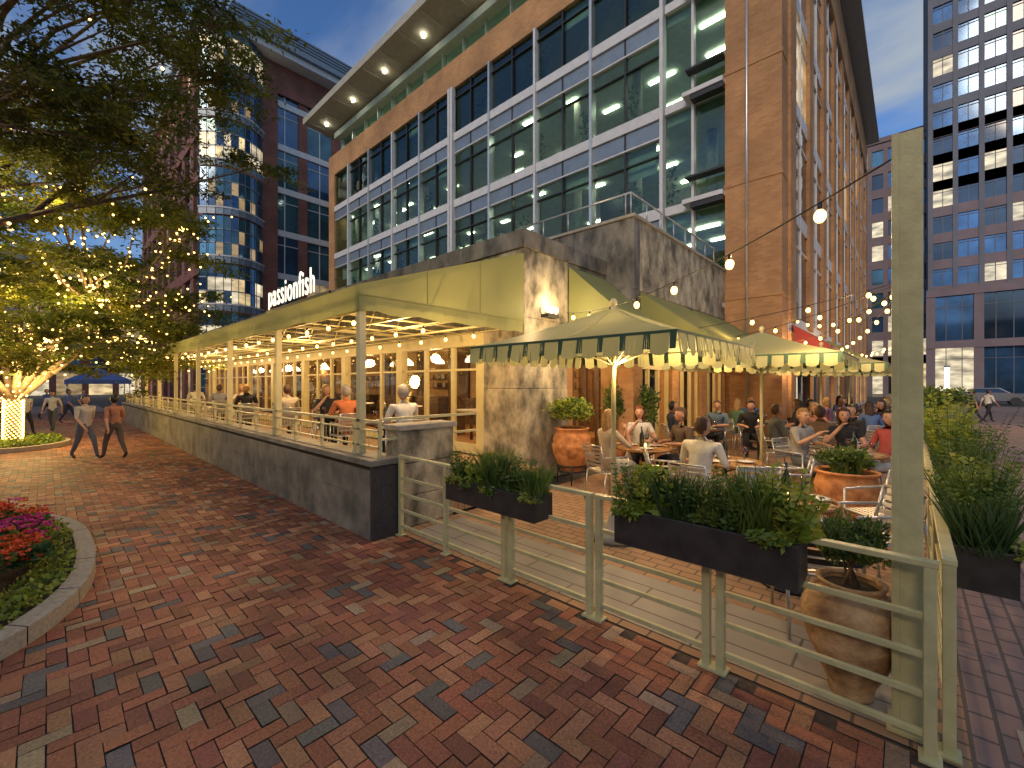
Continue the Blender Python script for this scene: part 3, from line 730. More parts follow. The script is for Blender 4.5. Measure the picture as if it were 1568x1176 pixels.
for _ in range(420):
    t_=U(0,6.283); q=math.sqrt(R())*.9; p=se(t_,2.5*q,1.5*q); h=.26+.34*(1-q)+U(-.05,.08)
    foliage(a,(*p,h),(.13,.13,.12),55,.07,[0,2,0],.6,.6)
    if q>.82 and R()<.5: continue
    k=3 if math.sin(p[0]*3.1+p[1]*1.7)+U(-.5,.5)>0 else 4
    for _ in range(22):
        c=Vector((p[0]+U(-.15,.15),p[1]+U(-.15,.15),h+U(.05,.17)))
        for s_ in range(5):
            an=s_*1.257+U(0,1); a.leaf(c,.034,k,(math.cos(an),math.sin(an),.35),.9)
a.build(e)
e=empty('tree_bed')
a=MB('kerb',['kerb','soil','lf_lime','lf_herb'])
for i in range(32):
    t0=2*math.pi*i/32;t1=2*math.pi*(i+1)/32; f=lambda t_,r:( -21.9+1.9*r*math.cos(t_), -.9+1.5*r*math.sin(t_))
    a.poly([(*f(t0,1),0),(*f(t1,1),0),(*f(t1,1),.15),(*f(t0,1),.15)]); a.poly([(*f(t0,1),.15),(*f(t1,1),.15),(*f(t1,.9),.15),(*f(t0,.9),.15)])
a.poly([(*f(6.283*i/32,.91),.12) for i in range(32)],1)
for _ in range(2500): t_=U(0,6.283); q=math.sqrt(R())*.88; a.leaf((*f(t_,q),.14+U(0,.15)),U(.08,.14),random.choice([2,3]),None,.7)
a.build(e)

# ------------------------------------------------------------------ trees
def tree(name,base,split_z,cc,cr,ncl,nl,ls,lm,tr=.2,led=0,seed=1,stems=4,spread=.34,mixp=.35):
    rs=np.random.RandomState(seed); rr=random.Random(seed)
    e=empty(name)
    a=MB('trunk_and_limbs',['bark']); ledpts=[]
    base=Vector(base); top=base+Vector((rr.uniform(-.2,.2),rr.uniform(-.2,.2),split_z))
    a.cyl(base,base+Vector((0,0,.25)),tr*1.5,tr*1.1,10); a.cyl(base+Vector((0,0,.25)),top,tr*1.1,tr*.85,10)
    cl=[]
    while len(cl)<ncl:
        p=rs.uniform(-1,1,3); d=np.linalg.norm(p)
        if d>1 or d<.35: continue
        if p[2]<-.75: continue
        cl.append(Vector((cc[0]+p[0]*cr[0],cc[1]+p[1]*cr[1],cc[2]+p[2]*cr[2])))
    hubs=[]
    for i in range(stems*2):
        c=cl[i*(ncl//(stems*2))]; h=top.lerp(c,.45)+Vector((0,0,.4)); hubs.append(h)
        mid=top.lerp(h,.5)+Vector((rr.uniform(-.2,.2),rr.uniform(-.2,.2),rr.uniform(-.1,.3)))
        a.cyl(top,mid,tr*.6,tr*.45,8); a.cyl(mid,h,tr*.45,tr*.3,8)
        for s_ in range(8): ledpts.append(top.lerp(mid,s_/8)); ledpts.append(mid.lerp(h,s_/8)); ledpts.append(top.lerp(mid,s_/8))
    C=[];
    for c in cl:
        h=min(hubs,key=lambda q:(q-c).length)
        m1=h.lerp(c,.5)+Vector((rr.uniform(-.3,.3),rr.uniform(-.3,.3),rr.uniform(-.1,.35)))
        a.cyl(h,m1,tr*.25,tr*.16,6); a.cyl(m1,c,tr*.16,tr*.05,5)
        for s_ in range(7): ledpts.append(h.lerp(m1,s_/7)); ledpts.append(m1.lerp(c,s_/7))
        for k in range(8):
            d=Vector((rr.gauss(0,1),rr.gauss(0,1),rr.gauss(0,.3))).normalized()*rr.uniform(.6,1.5)*cr[0]/4.2
            e1=c+d*.6; e2=c+d+Vector((0,0,-.12*d.length))
            a.cyl(c,e1,tr*.05,tr*.03,4,caps=False); a.cyl(e1,e2,tr*.03,.006,4,caps=False)
            for s_ in (.3,.5,.7,.85,1.0): C.append((c+d*s_+Vector((0,0,-.12*s_*s_*d.length)),spread*rr.uniform(.5,1)*cr[0]/4.5))
    a.build(e)
    ce=np.array([tuple(c) for c,_ in C]); rad=np.array([r for _,r in C])
    wts=rs.rand(len(C))**1.5; wts/=wts.sum()
    idx=rs.choice(len(C),nl,p=wts)
    off=rs.normal(0,1,(nl,3))*np.array([1,1,.32]); P=ce[idx]+off*rad[idx][:,None]*.75
    A=rs.normal(0,1,(nl,3)); A[:,2]=A[:,2]*.45-.25; A/=np.linalg.norm(A,axis=1)[:,None]
    Bv=np.cross(A,rs.normal(0,1,(nl,3))+np.array([0,0,1.2])); Bv/=np.linalg.norm(Bv,axis=1)[:,None]
    s_=ls*rs.uniform(.6,1.4,(nl,1))
    V=np.stack([P,P+A*s_*.5-Bv*s_*.2,P+A*s_,P+A*s_*.5+Bv*s_*.2],1).reshape(-1,3)
    me=bpy.data.meshes.new('leaves'); me.vertices.add(nl*4); me.vertices.foreach_set('co',V.ravel().astype(np.float32))
    me.loops.add(nl*4); me.loops.foreach_set('vertex_index',np.arange(nl*4,dtype=np.int32)); me.polygons.add(nl)
    me.polygons.foreach_set('loop_start',np.arange(0,nl*4,4,dtype=np.int32))
    me.materials.append(M[lm[0]]); me.materials.append(M[lm[1]])
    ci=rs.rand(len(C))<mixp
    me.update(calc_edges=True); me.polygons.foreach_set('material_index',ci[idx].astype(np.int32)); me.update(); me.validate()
    o=bpy.data.objects.new('leaves',me); COL.objects.link(o); o.parent=e
    if led:
        a=MB('fairy_lights',['led'])
        nt_=int(led*.22)
        for i in range(nt_):
            t_=i/nt_; an=i*2.4; p=base.lerp(top,t_); a.ell((p.x+math.cos(an)*tr*1.15,p.y+math.sin(an)*tr*1.15,p.z+.1),(.028,.028,.028),5,4)
        for i in range(led):
            q=ledpts[rs.randint(0,len(ledpts))] if i%4 else cl[rs.randint(0,len(cl))]
            p=q+Vector(rs.normal(0,.07 if i%4 else .55,3)); a.ell(p,(.032,)*3,5,4)
        a.build(e)
    return e
tree('honey_locust_tree',(-21.8,-.75,0),1.5,(-20.3,.2,5.8),(5.2,4.6,4.2),56,78000,.14,('lf_lit','lf_unlit'),.2,1200,3,mixp=.3)
tree('honey_locust_tree',(-14.6,-3.6,0),3.2,(-12.4,.3,8.4),(4.3,3.6,3.0),42,56000,.10,('lf_unlit','lf_lit'),.22,30,5,spread=.27,mixp=.35)
tree('honey_locust_tree',(-36,-1.5,0),1.8,(-35.5,-1,6),(4.2,4.2,3.6),30,22000,.22,('lf_lit','lf_unlit'),.2,300,9)
for p,en in (((-20.8,-.6,2.2),420),((-18.8,.8,4.6),380),((-22.5,-.8,5.2),350),((-18.5,.2,7.5),220)): lamp('fairy_light_glow',p,en,(1,.70,.24),.4)
lamp('fairy_light_glow',(-14.8,-1.0,6.2),300,(1,.75,.3),.4); lamp('fairy_light_glow',(-35,-1.2,4),400,(1,.75,.3),.4)

# ------------------------------------------------------------------ umbrellas
def umbrella(x,y,hx,hy,zr,za):
    e=empty('patio_umbrella',(x,y,0))
    a=MB('canopy',['awning_lt','awning_d'])
    cor=[(-hx,-hy),(hx,-hy),(hx,hy),(-hx,hy)]; n=10
    def P(u_,k,s_):
        c0=cor[k];c1=cor[(k+1)%4]; ex=c0[0]+(c1[0]-c0[0])*s_; ey=c0[1]+(c1[1]-c0[1])*s_
        z=za+(zr-za)*u_ -.10*math.sin(math.pi*u_)*(.35+math.sin(math.pi*s_)*.65)
        return (ex*u_,ey*u_,z)
    for k in range(4):
        for i in range(n):
            for j in range(6):
                u0=.04+j*.16;u1=.04+(j+1)*.16
                a.poly([P(u0,k,i/n),P(u0,k,(i+1)/n),P(u1,k,(i+1)/n),P(u1,k,i/n)],0,False)
        c0=Vector(cor[k]);c1=Vector(cor[(k+1)%4]); L=(c1-c0).length; nt_=int(L/.24); d=(c1-c0)/L; step=L/nt_; out=Vector((d.y,-d.x))
        for i in range(nt_):
            for (s0,s1,mi,dep) in ((0,.74,0,.2),(.74,1,1,.17)):
                A=c0+d*(i+s0)*step; B_=c0+d*(i+s1)*step
                mid=[(A+(B_-A)*q) for q in (0,.25,.5,.75,1)]
                for q in range(4):
                    z=[zr-dep-(.03*math.sin(math.pi*w_/4) if mi==0 else 0) for w_ in (q,q+1)]
                    o0=out*(.025+.012*math.sin(i*2.3+q)); 
                    a.poly([(mid[q].x,mid[q].y,zr+.004),(mid[q+1].x,mid[q+1].y,zr+.004),(mid[q+1].x+o0.x,mid[q+1].y+o0.y,z[1]),(mid[q].x+o0.x,mid[q].y+o0.y,z[0])],mi)
        a.poly([(c0.x*1.002,c0.y*1.002,zr+.01),(c1.x*1.002,c1.y*1.002,zr+.01),(c1.x*1.004,c1.y*1.004,zr-.02),(c0.x*1.004,c0.y*1.004,zr-.02)],1)
    a.build(e)
    a=MB('frame',['cream','conc'])
    a.cyl((0,0,.1),(0,0,za+.05),.032,n=10); a.ell((0,0,za+.06),(.05,.05,.06))
    for c in cor+[(0,-hy),(hx,0),(0,hy),(-hx,0)]:
        a.cyl((0,0,za-.1),(c[0]*.98,c[1]*.98,zr-.03),.012,n=5); a.cyl((0,0,zr-.25),(c[0]*.5,c[1]*.5,(za+zr)/2-.13),.01,n=5)
    a.lathe([(.0,.0),(.36,.0),(.38,.05),(.34,.12),(.1,.15),(.05,.35),(.04,.36)],(0,0,0),20,1)
    a.build(e)
umbrella(-3.0,5.3,1.42,1.35,2.60,3.16)
umbrella(-2.3,10.2,1.5,1.5,2.62,3.2)
umbrella(-1.9,15.2,1.5,1.5,2.62,3.2)
umbrella(-1.7,20.5,1.5,1.5,2.62,3.2)
for p,en in (((-2.6,6.95,2.95),100),((-4.3,7.5,2.5),60),((-1.1,8.4,3.0),100),((-3.6,12.2,2.9),110),((-.7,12.8,3.1),100),((-3,17.5,3),130),((-1.1,5.0,3.5),70),((-1,24,3.3),220),((-2.9,5.3,2.35),24),((-4.3,4.9,3.35),45),((2.5,30,4),300)): lamp('patio_lamp',p,en,r=.06)

# ------------------------------------------------------------------ furniture
def chair(x,y,rz,back=None):
    a=MB('patio_chair',['metal','black' if back else 'metal'])
    W,D_=.22,.21
    for sx in (-1,1):
        a.cyl((sx*W,D_,0),(sx*W,D_*.95,.66),.012); a.cyl((sx*W,-D_-.06,0),(sx*W,-D_,.46),.012); a.cyl((sx*W,-D_,.45),(sx*W*.95,-D_-.09,.84),.012)
        a.cyl((sx*W,D_*.95,.66),(sx*W,-D_-.05,.67),.014); a.cyl((sx*W,D_,.44),(sx*W,-D_,.44),.01)
    a.cyl((-W,D_,.44),(W,D_,.44),.01); a.cyl((-W,-D_,.44),(W,-D_,.44),.01); a.cyl((-W*.95,-D_-.09,.84),(W*.95,-D_-.09,.84),.013)
    for i in range(7): yy=-D_+.02+i*.062; a.box(-W,W,yy,yy+.045,.45,.458)
    for i in range(5):
        z=.53+i*.062; yy=-D_-.02-.018*i
        P=[(-W+W*2*k/6,yy-.03*math.sin(math.pi*k/6)) for k in range(7)]
        for k in range(6): a.poly([(P[k][0],P[k][1],z),(P[k+1][0],P[k+1][1],z),(P[k+1][0],P[k+1][1]-.006,z+.042),(P[k][0],P[k][1]-.006,z+.042)],1)
    return a.build(loc=(x,y,0),rz=rz,scale=K)
def table(x,y,r=.38,z0=0,items=True,slats=True):
    e=empty('patio_table',(x,y,z0),U(0,3),K)
    a=MB('top_and_pedestal',['wood','black','dwood'])
    if slats:
        n=9; 
        for i in range(n):
            t0=-r+2*r*i/n+.006; t1=-r+2*r*(i+1)/n-.006; m_=max(abs(t0),abs(t1)); L=math.sqrt(max(.003,r*r-m_*m_)); a.box(-L,L,t0,t1,.725,.745,0)
        a.lathe([(r-.01,.715),(r+.015,.715),(r+.015,.75),(r-.01,.75),(r-.01,.715)],(0,0,0),28,0)
    else: a.lathe([(0,.715),(r,.715),(r,.745),(0,.745)],(0,0,0),24,2)
    a.cyl((0,0,.03),(0,0,.72),.03,mi=1); a.lathe([(.0,.04),(.22,.02),(.23,0),(0,0)],(0,0,0),16,1)
    for k in range(4): an=k*1.571; a.cyl((0,0,.6),(math.cos(an)*r*.8,math.sin(an)*r*.8,.715),.012,mi=1,n=5)
    a.build(e)
    if items:
        a=MB('tableware',['plate','bottle','drink','wine','napkin','led'])
        for k in range(3):
            an=k*2.1+U(0,.4); c=(math.cos(an)*r*.58,math.sin(an)*r*.58)
            a.lathe([(0,.755),(.07,.755),(.11,.768),(.112,.77),(.07,.758),(0,.758)],(*c,0),18,0)
            c2=(math.cos(an+.6)*r*.6,math.sin(an+.6)*r*.6); a.lathe([(.03,.75),(.005,.755),(.005,.83),(.035,.86),(.038,.90),(.03,.93)],(*c2,0),12,2)
            a.lathe([(0,.835),(.03,.86),(.033,.88),(0,.88)],(*c2,0),10,3)
            a.box(c[0]+.0,c[0]+.05,c[1]+.1,c[1]+.2,.752,.757,4)
        a.lathe([(0,.75),(.038,.75),(.038,.93),(.014,.99),(.014,1.06),(0,1.06)],(.03,.0,0),14,1)
        a.ell((-.08,.05,.79),(.02,.02,.03),6,5,5); a.lathe([(.03,.75),(.035,.82)],(-.08,.05,0),12,2)
        a.build(e)
    return e

# ------------------------------------------------------------------ people
def cmat(c): 
    k='cloth_%d_%d_%d'%tuple(int(x*99) for x in c)
    if k not in M: M[k]=mat(k,c,.85,var=.12,vs=12,bump=.15,bs=30)
    return M[k]
SK=mat('skin_light',(.55,.31,.2),.5,var=.08); SK2=mat('skin_tan',(.42,.22,.13),.5,var=.08)
EYE=mat('eye_dark',(.03,.02,.02),.3,var=.1); LIP=mat('lips',(.42,.12,.1),.5,var=.05)
HC={'brown':mat('hair_brown',(.07,.035,.018),.6,var=.3,vs=30),'dark':mat('hair_dark',(.015,.012,.01),.5,var=.3,vs=30),'blond':mat('hair_blond',(.36,.22,.09),.6,var=.3,vs=30),'red':mat('hair_auburn',(.18,.05,.02),.6,var=.3,vs=30),'grey':mat('hair_grey',(.3,.28,.26),.6,var=.3,vs=30)}
cache={}
def body(pose,female):
    key=(pose,female)
    if key in cache: return cache[key]
    J={};E=[]
    def j(n,p,r): J[n]=(Vector(p),r)
    def l(a_,b_,lab): E.append((a_,b_,lab))
    sw=.155 if female else .18
    sit=pose.startswith('sit')
    if sit:
        lean={'sit_table':.10,'sit_back':-.10,'sit_drink':.0,'sit_side':-.02,'sit_talk':.06}[pose]
        j('pel',(0,0,.54),.13); j('wst',(0,lean*.35-.01,.72),.115 if female else .13); j('chs',(0,lean*.75-.01,.92),.125 if female else .145); j('nkb',(0,lean,1.05),.07); j('nkt',(0,lean+.02,1.14),.05)
        sy=lean*.95; sz=1.03
        for s_,n in ((-1,'L'),(1,'R')):
            j('hip'+n,(s_*.09,.04,.53),.10); j('kne'+n,(s_*(.08 if female else .14),.43,.53),.068); j('ank'+n,(s_*.12,.40 if s_>0 else .48,.10),.042); j('toe'+n,(s_*.13,.55 if s_>0 else .62,.04),.036)
        arms={'sit_table':[((.26,.12,.80),(.13,.36,.80)),((.27,.12,.80),(.17,.38,.80))],
              'sit_back':[((.25,-.08,.76),(.14,.16,.66)),((.26,-.06,.76),(.12,.18,.66))],
              'sit_drink':[((.27,.10,.79),(.15,.36,.80)),((.27,.20,.80),(.10,.27,1.04))],
              'sit_side':[((.26,.05,.77),(.18,.30,.70)),((.25,.10,.77),(.10,.34,.74))],
              'sit_talk':[((.27,.10,.80),(.13,.34,.80)),((.28,.18,.82),(.16,.38,.98))]}[pose]
    else:
        lean=.03
        j('pel',(0,0,.95),.125); j('wst',(0,.0,1.10),.11 if female else .13); j('chs',(0,.01,1.28),.12 if female else .145); j('nkb',(0,.02,1.43),.065); j('nkt',(0,.035,1.51),.05)
        sy=.02; sz=1.40
        fw=[.28,-.30] if pose=='walk' else [.03,-.03]
        for (s_,n),f_ in zip(((-1,'L'),(1,'R')),fw):
            j('hip'+n,(s_*.09,0,.90),.10); j('kne'+n,(s_*.095,f_*.5+.05,.50),.066); j('ank'+n,(s_*.1,f_ ,.10 if f_>-.1 else .16),.042); j('toe'+n,(s_*.11,f_+.15,.04),.035)
        a0=-.20 if pose=='walk' else .02
        arms=[((.25,a0*.5,1.12),(.24,a0+.05,.88)),((.25,-a0*.4,1.12),(.23,-a0+.1,.90))]
    j('clv',(0,sy,sz),.11)
    l('pel','wst','shirt'); l('wst','chs','shirt'); l('chs','clv','shirt'); l('clv','nkb','shirt'); l('nkb','nkt','skin')
    for k,(s_,n) in enumerate(((-1,'L'),(1,'R'))):
        l('pel','hip'+n,'pants'); l('hip'+n,'kne'+n,'pants'); l('kne'+n,'ank'+n,'pants'); l('ank'+n,'toe'+n,'shoe')
        j('sho'+n,(s_*sw,sy,sz-.01),.062 if female else .072); el,wr=arms[k]
        j('elb'+n,(s_*el[0],el[1],el[2]),.042); j('wri'+n,(s_*wr[0],wr[1],wr[2]),.027)
        mid=J['sho'+n][0].lerp(J['elb'+n][0],.55); j('slv'+n,mid,.052)
        l('clv','sho'+n,'shirt'); l('sho'+n,'slv'+n,'shirt'); l('slv'+n,'elb'+n,'sleeve'); l('elb'+n,'wri'+n,'fore')
        d=(J['wri'+n][0]-J['elb'+n][0]).normalized(); side=d.cross(Vector((0,0,1)))
        if side.length<.3: side=Vector((0,1,0))
        side.normalize(); dn=side.cross(d); 
        if dn.z>0: dn=-dn
        p=J['wri'+n][0]+d*.06; j('plm'+n,p,.03); l('wri'+n,'plm'+n,'hand')
        for f_ in range(4):
            q=p+d*.035+side*(f_-1.5)*.02; j('f%d%s'%(f_,n),q,.0095); l('plm'+n,'f%d%s'%(f_,n),'hand')
            L=[.032,.04,.037,.028][f_]; q2=q+d*L+dn*.012; j('g%d%s'%(f_,n),q2,.0085); l('f%d%s'%(f_,n),'g%d%s'%(f_,n),'hand')
            q3=q2+d*L*.6+dn*.022; j('h%d%s'%(f_,n),q3,.007); l('g%d%s'%(f_,n),'h%d%s'%(f_,n),'hand')
        q=J['wri'+n][0]+d*.04-side*s_*.035; j('t'+n,q,.011); l('plm'+n,'t'+n,'hand'); j('u'+n,q+d*.04-side*s_*.015,.009); l('t'+n,'u'+n,'hand')
    names=list(J); ix={n:i for i,n in enumerate(names)}
    me=bpy.data.meshes.new('bd'); me.from_pydata([J[n][0] for n in names],[(ix[a_],ix[b_]) for a_,b_,_ in E],[]); me.update()
    o=bpy.data.objects.new('bd',me); COL.objects.link(o)
    md=o.modifiers.new('s','SKIN'); md.use_smooth_shade=True
    if not me.skin_vertices: 
        bm=bmesh.new(); bm.from_mesh(me); bm.verts.layers.skin.verify(); bm.to_mesh(me); bm.free()
    for i,n in enumerate(names):
        sv=me.skin_vertices[0].data[i]; r=J[n][1]; sv.radius=(r,r); sv.use_root=(n=='pel')
    ss=o.modifiers.new('ss','SUBSURF'); ss.levels=1; ss.render_levels=1
    dg=bpy.context.evaluated_depsgraph_get(); ev=o.evaluated_get(dg); m2=bpy.data.meshes.new_from_object(ev)
    bpy.data.objects.remove(o)
    n=len(m2.polygons); ce=np.empty(n*3,dtype=np.float32); m2.polygons.foreach_get('center',ce); ce=ce.reshape(-1,3)
    best=np.full(n,1e9); lab=np.zeros(n,dtype=int); LB={'shirt':0,'pants':1,'skin':2,'shoe':3,'sleeve':4,'fore':5,'hand':2}
    for a_,b_,lb in E:
        A=np.array(J[a_][0]);B_=np.array(J[b_][0]);d=B_-A;t_=np.clip(((ce-A)@d)/(d@d),0,1); ds=np.linalg.norm(ce-(A+t_[:,None]*d),axis=1)-(J[a_][1]*(1-t_)+J[b_][1]*t_)
        k=ds<best; best[k]=ds[k]; lab[k]=LB[lb]
    m2.materials.clear()
    cache[key]=(m2,lab,J['nkt'][0].copy()); return cache[key]
def person(x,y,z,yaw,pose,shirt,pants,hair='brown',female=False,long=False,sleeve='short',skin=None,sc=K,hturn=0,name='seated_diner'):
    skin=skin or random.choice([SK,SK,SK2])
    m2,lab,nk=body(pose,female)
    me=m2.copy(); e=empty(name,(x,y,z),yaw,sc)
    sh=cmat(shirt);pa=cmat(pants)
    for q in (sh,pa,skin,M['black'],sh if sleeve!='none' else skin,sh if sleeve=='long' else skin): me.materials.append(q)
    me.polygons.foreach_set('material_index',lab.astype(np.int32)); me.polygons.foreach_set('use_smooth',np.ones(len(me.polygons),dtype=bool)); me.update()
    o=bpy.data.objects.new('body',me); COL.objects.link(o); o.parent=e
    a=MB('head',[skin,HC[hair],EYE,LIP])
    def shp(q):
        if q.z<0: q.x*=1+q.z*2.6; q.y*=1+q.z*.8 if q.y>0 else 1+q.z*2.0
        return q
    a.ell((0,0,.10),(.074,.094,.118),16,12,0,fn=shp)
    a.ell((0,.092,.088),(.012,.02,.022),8,6,0); 
    for s_ in(-1,1):
        a.ell((s_*.03,.081,.112),(.013,.009,.007),8,5,2); a.ell((s_*.074,-.005,.095),(.01,.018,.028),8,6,0)
        a.ell((s_*.03,.084,.132),(.017,.006,.004),6,4,1)
    a.ell((0,.078,.050),(.022,.012,.006),8,5,3)
    def hs(q):
        if long and q.z<0 and q.y<.03: q.z*=2.3; q.y=q.y*.85-.01
        return q
    a.ell((0,-.008,.118),(.086,.104,.118),18,12,1,filt=lambda m_: m_.z>.055 or (m_.y<-.0+.0 and m_.z>-.05) or (m_.y<-.02) or (long and abs(m_.x)>.06 and m_.y<.03),fn=hs)
    if long: a.ell((0,-.075,.0),(.08,.04,.15),10,8,1)
    a.build(e,loc=nk,rz=hturn)
    return e
W_=(.62,.60,.55);DK=(.02,.02,.025);GY=(.10,.11,.12);NV=(.03,.04,.08)
def yawto(p,q): return math.atan2(-(q[0]-p[0]),q[1]-p[1])
def diner(px_,tb,pose,shirt,pants,z=0,**k):
    y_=yawto(px_,tb); k.setdefault('hturn',U(-.4,.4)); person(px_[0],px_[1],z,y_,pose,shirt,pants,**k)
    c=chair(px_[0],px_[1],y_); c.location.z=z
table(-3.75,7.75,.42)
diner((-4.05,6.95),(-3.75,7.75),'sit_drink',(.55,.45,.35),W_,hair='blond',female=True,long=True)
diner((-4.25,8.6),(-3.75,7.75),'sit_drink',W_,DK,hair='red',female=True,long=True,sleeve='none',skin=SK)
diner((-3.2,8.5),(-3.75,7.75),'sit_table',(.10,.07,.05),DK,hair='brown')
table(-2.15,7.25,.42,slats=True)
diner((-2.2,6.25),(-2.1,7.25),'sit_table',W_,(.3,.28,.22),hair='brown',hturn=-.5,skin=SK)
chair(-1.4,7.5,yawto((-1.4,7.5),(-2.15,7.35))); chair(-2.9,6.9,yawto((-2.9,6.9),(-2.15,7.35)))
table(-.95,5.3,.36)
chair(-.35,5.75,yawto((-.35,5.75),(-.95,5.3))); chair(-.62,4.55,yawto((-.62,4.55),(-.95,5.3)),'b'); chair(-1.3,6.0,yawto((-1.3,6.0),(-.95,5.3))); chair(-.25,6.8,2.4)
table(-4.1,12.1,.4,slats=False)
diner((-4.65,11.6),(-4.1,12.1),'sit_back',NV,GY,hair='dark',sleeve='long')
diner((-4.0,13.0),(-4.1,12.1),'sit_table',(.12,.2,.32),DK,hair='brown')
diner((-3.3,13.4),(-3.0,12.6),'sit_table',DK,DK,hair='dark')
table(-1.55,12.0,.45); 
diner((-2.3,11.6),(-1.55,12.0),'sit_side',GY,W_,hair='brown')
diner((-1.75,12.95),(-1.55,12.0),'sit_talk',(.55,.25,.18),DK,hair='blond',female=True,long=True)
diner((-.9,12.7),(-1.55,12.0),'sit_table',DK,DK,hair='dark')
diner((-1.4,11.15),(-1.55,12.0),'sit_table',(.16,.10,.06),NV,hair='brown')
table(-.75,9.55,.4)
diner((-.32,10.3),(-.75,9.55),'sit_back',(.42,.08,.07),W_,hair='dark',female=True,long=True)
diner((-.95,10.5),(-.75,9.55),'sit_drink',DK,DK,hair='brown',female=True,long=True,sleeve='none')
diner((-1.6,9.9),(-.75,9.55),'sit_talk',(.35,.33,.3),GY,hair='blond')
PALC=[W_,DK,DK,GY,(.3,.06,.05),(.08,.14,.3),(.5,.38,.22),(.10,.2,.12),(.45,.2,.25)]
for i,(tx,ty) in enumerate(((-3.6,15.6),(-1.2,15.8),(-3.0,18.5),(-.9,18.8),(-1.5,22))):
    table(tx,ty,.4,slats=False)
    for k in range(3):
        an=k*2.1+i; p=(tx+math.cos(an)*.95,ty+math.sin(an)*.95)
        diner(p,(tx,ty),random.choice(['sit_table','sit_talk','sit_back','sit_drink']),random.choice(PALC),random.choice([DK,GY,NV]),hair=random.choice(['brown','dark','blond']),female=(k%2==0),long=(k%2==0))
for i,x in enumerate((-7.7,-10.0,-13.4,-16.9,-20.2,-24)):
    table(x,4.6,.38,.45,slats=False)
    for s_,yy in ((.85,4.5),(-.85,4.8)):
        if s_<0 and i in (0,2,4,5): continue
        diner((x+s_,yy),(x,4.6),random.choice(['sit_table','sit_talk','sit_drink']),[W_,(.5,.16,.06),(.45,.4,.3),DK,(.3,.3,.4),W_][(i+(s_<0)*2)%6],DK,z=.45,hair=random.choice(['brown','dark','blond','grey']),female=(s_<0),long=(s_<0))
ks=K*.86
person(-16.9,.73,0,-1.0,'walk',(.5,.47,.42),(.12,.13,.16),hair='brown',sc=ks,name='walking_man')
person(-16.3,1.3,0,2.0,'walk',(.35,.16,.1),(.1,.08,.07),hair='dark',female=True,sc=ks,name='walking_woman')
for i,(x,y) in enumerate(((-27,-.6),(-28,.2),(-31,-1.6),(-33,.8),(-36,1.5),(-30,-2.6),(-38,0),(-41,1))):
    person(x,y,0,U(0,6),'walk',random.choice([DK,W_,GY,(.4,.1,.1),(.1,.15,.4)]),random.choice([DK,NV,GY]),hair='dark',sc=ks,name='pedestrian')
for i,(x,y) in enumerate(((2.5,34),(3.1,35),(5.5,42),(1.5,46))):
    person(x,y,0,U(0,6),'walk',random.choice([DK,W_,GY]),DK,hair='dark',sc=ks,name='pedestrian')

# ------------------------------------------------------------------ pots
def pot(name,x,y,z,prof,mk,handles=False):
    e=empty(name,(x,y,z)); a=MB('pot',[mk,'soil']); a.lathe(prof,(0,0,0),32,0)
    rt,zt=prof[-1]; a.lathe([(rt,zt-.03),(0,zt-.03)],(0,0,0),24,1)
    if handles:
        for s_ in(-1,1):
            P=[Vector((s_*(.15+.10*math.sin(math.pi*k/6)),0,.72-.20*k/6)) for k in range(7)]
            for k in range(6): a.cyl(P[k],P[k+1],.022,n=7)
    a.build(e); return e
amp=[(.0,0),(.12,0),(.125,.03),(.13,.08),(.19,.2),(.255,.36),(.285,.5),(.28,.58),(.24,.66),(.18,.70),(.165,.72),(.19,.745),(.2,.765),(.175,.77),(.16,.75)]
e=pot('clay_amphora',-.3,3.72,0,amp,'amphora',handles=True)
a=MB('evergreen',['lf_deep','lf_herb','bark']); 
for k in range(5): a.cyl((U(-.05,.05),U(-.05,.05),.72),(U(-.12,.12),U(-.12,.12),1.05),.008,n=4,mi=2)
foliage(a,(0,0,.98),(.17,.17,.22),2200,.05,[0,0,1],.9,.35); foliage(a,(.12,.05,.92),(.15,.1,.15),300,.05,[1],.3,.4); a.build(e)
tp=[(.0,0),(.24,0),(.26,.04),(.34,.16),(.43,.36),(.46,.52),(.455,.56),(.43,.58),(.44,.66),(.4,.76),(.36,.80),(.37,.84),(.40,.88),(.41,.90),(.38,.91),(.35,.88)]
e=pot('terracotta_pot',-5.3,7.6,.27,[(r*.92,z) for r,z in tp],'terra')
a=MB('iron_stand',['black']); 
for k in range(4): an=k*1.571+.6; a.cyl((math.cos(an)*.3,math.sin(an)*.3,-.27),(math.cos(an)*.3,math.sin(an)*.3,.12),.015)
a.lathe([(.29,.1),(.31,.1),(.31,.13),(.29,.13)],(0,0,0),20); a.lathe([(.29,-.01),(.31,-.01),(.31,.02),(.29,.02)],(0,0,0),20); a.build(e)
a=MB('shrub',['lf_lime','lf_herb','lf_deep']); foliage(a,(0,0,1.2),(.38,.38,.36),3200,.08,[0,1,0,2],.5,.55); a.build(e)
tp2=[(.0,0),(.3,0),(.36,.1),(.46,.3),(.5,.5),(.47,.6),(.44,.66),(.5,.7),(.52,.73),(.47,.74),(.44,.7)]
e=pot('terracotta_pot',-.75,8.6,0,[(r*.85,z) for r,z in tp2],'terra')
a=MB('plant',['lf_deep','lf_herb']); foliage(a,(0,0,.85),(.35,.35,.25),900,.1,[0,1],.6,.35); grass(a,(0,0,.7),.2,120,.55,1); a.build(e)
for (x,y) in ((2.6,16.5),(4.2,17.5)):
    e=pot('terracotta_pot',x,y,0,[(r*.9,z) for r,z in tp2],'terra'); a=MB('plant',['lf_deep','lf_herb','lf_lime']); foliage(a,(0,0,1.0),(.6,.6,.4),900,.14,[0,1,2],.5,.5); a.build(e)
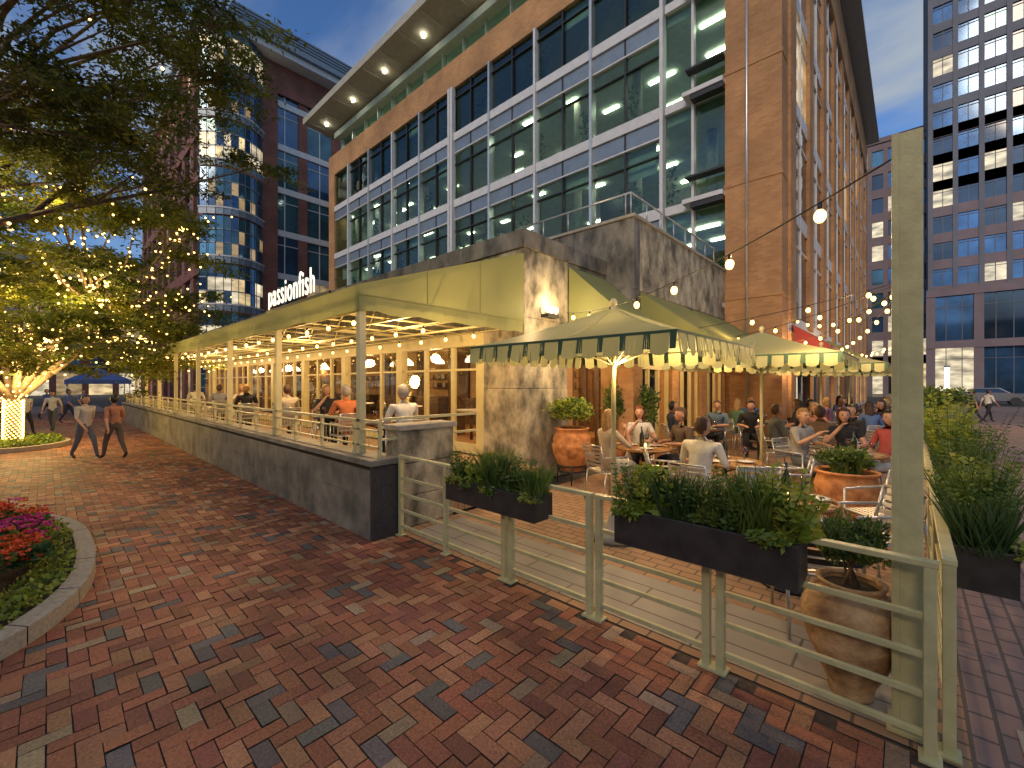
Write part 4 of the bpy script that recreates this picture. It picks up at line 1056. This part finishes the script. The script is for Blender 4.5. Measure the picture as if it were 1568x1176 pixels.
for (x,y) in ((-5.55,9.75),(-4.8,10.2)):
    e=pot('terracotta_pot',x,y,0,[(r*.6,z*.8) for r,z in tp2],'terra'); a=MB('plant',['lf_deep','lf_herb']); foliage(a,(0,0,1.35),(.22,.22,.8),900,.1,[0,1],.7,.4); a.build(e)
for (x,y) in ((.9,22),(.6,27),(.6,32)):
    e=pot('potted_shrub',x,y,0,tp2,'terra'); a=MB('plant',['lf_deep','lf_herb','lf_lime']); foliage(a,(0,0,1.3),(.6,.6,.7),900,.16,[0,1,2],.6,.5); a.build(e)

# light columns, tent, car
for (x,y) in ((6.3,41),(7.8,29),(2.4,55)):
    a=MB('light_column',['lampw','greymetal']); a.cyl((x,y,.3),(x,y,3.6),.16,n=14,mi=0); a.cyl((x,y,0),(x,y,.3),.2,n=14,mi=1); a.cyl((x,y,3.6),(x,y,3.75),.2,n=14,mi=1); a.build()
a=MB('market_tent',['blue_tent','metal'])
for sx in(-1.6,1.6):
    for sy in(-1.6,1.6): a.cyl((sx,sy,0),(sx,sy,2.4),.03,mi=1)
for k in range(4):
    c=[(-1.7,-1.7),(1.7,-1.7),(1.7,1.7),(-1.7,1.7)]; p,q=c[k],c[(k+1)%4]; a.poly([(*p,2.4),(*q,2.4),(0,0,3.3)]); a.poly([(*p,2.4),(*q,2.4),(*q,2.1),(*p,2.1)])
a.build(loc=(-44,2.6,0))
def car(x,y,rz):
    e=empty('parked_car',(x,y,0),rz,K); a=MB('body',['carpaint','gl_dark','black','tail'])
    pr=[(-2.1,.35),(-2.15,.75),(-1.9,.95),(-1.5,1.0),(-1.0,1.4),(.5,1.42),(1.1,1.0),(1.95,.85),(2.15,.6),(2.1,.35)]
    for s_ in(-1,1): a.poly([(p[0],s_*(.85 if p[1]<1.05 else .68),p[1]) for p in pr])
    for k in range(len(pr)-1):
        p,q=pr[k],pr[k+1]; w0=.85 if p[1]<1.05 else .68; w1=.85 if q[1]<1.05 else .68
        a.poly([(p[0],-w0,p[1]),(p[0],w0,p[1]),(q[0],w1,q[1]),(q[0],-w1,q[1])],1 if (k in(3,5)) else 0)
    for s_ in(-1,1):
        a.poly([(-1.25,s_*.86,1.02),(.95,s_*.86,1.02),(.45,s_*.72,1.36),(-.95,s_*.72,1.36)],1); a.box(-2.17,-2.13,s_*.7-.12,s_*.7+.12,.7,.82,3)
        for xx in(-1.35,1.35): a.cyl((xx,s_*.7,.33),(xx,s_*.88,.33),.33,n=18,mi=2)
    a.build(e)
car(6,66,0); car(12,66,0); car(20,67,0)
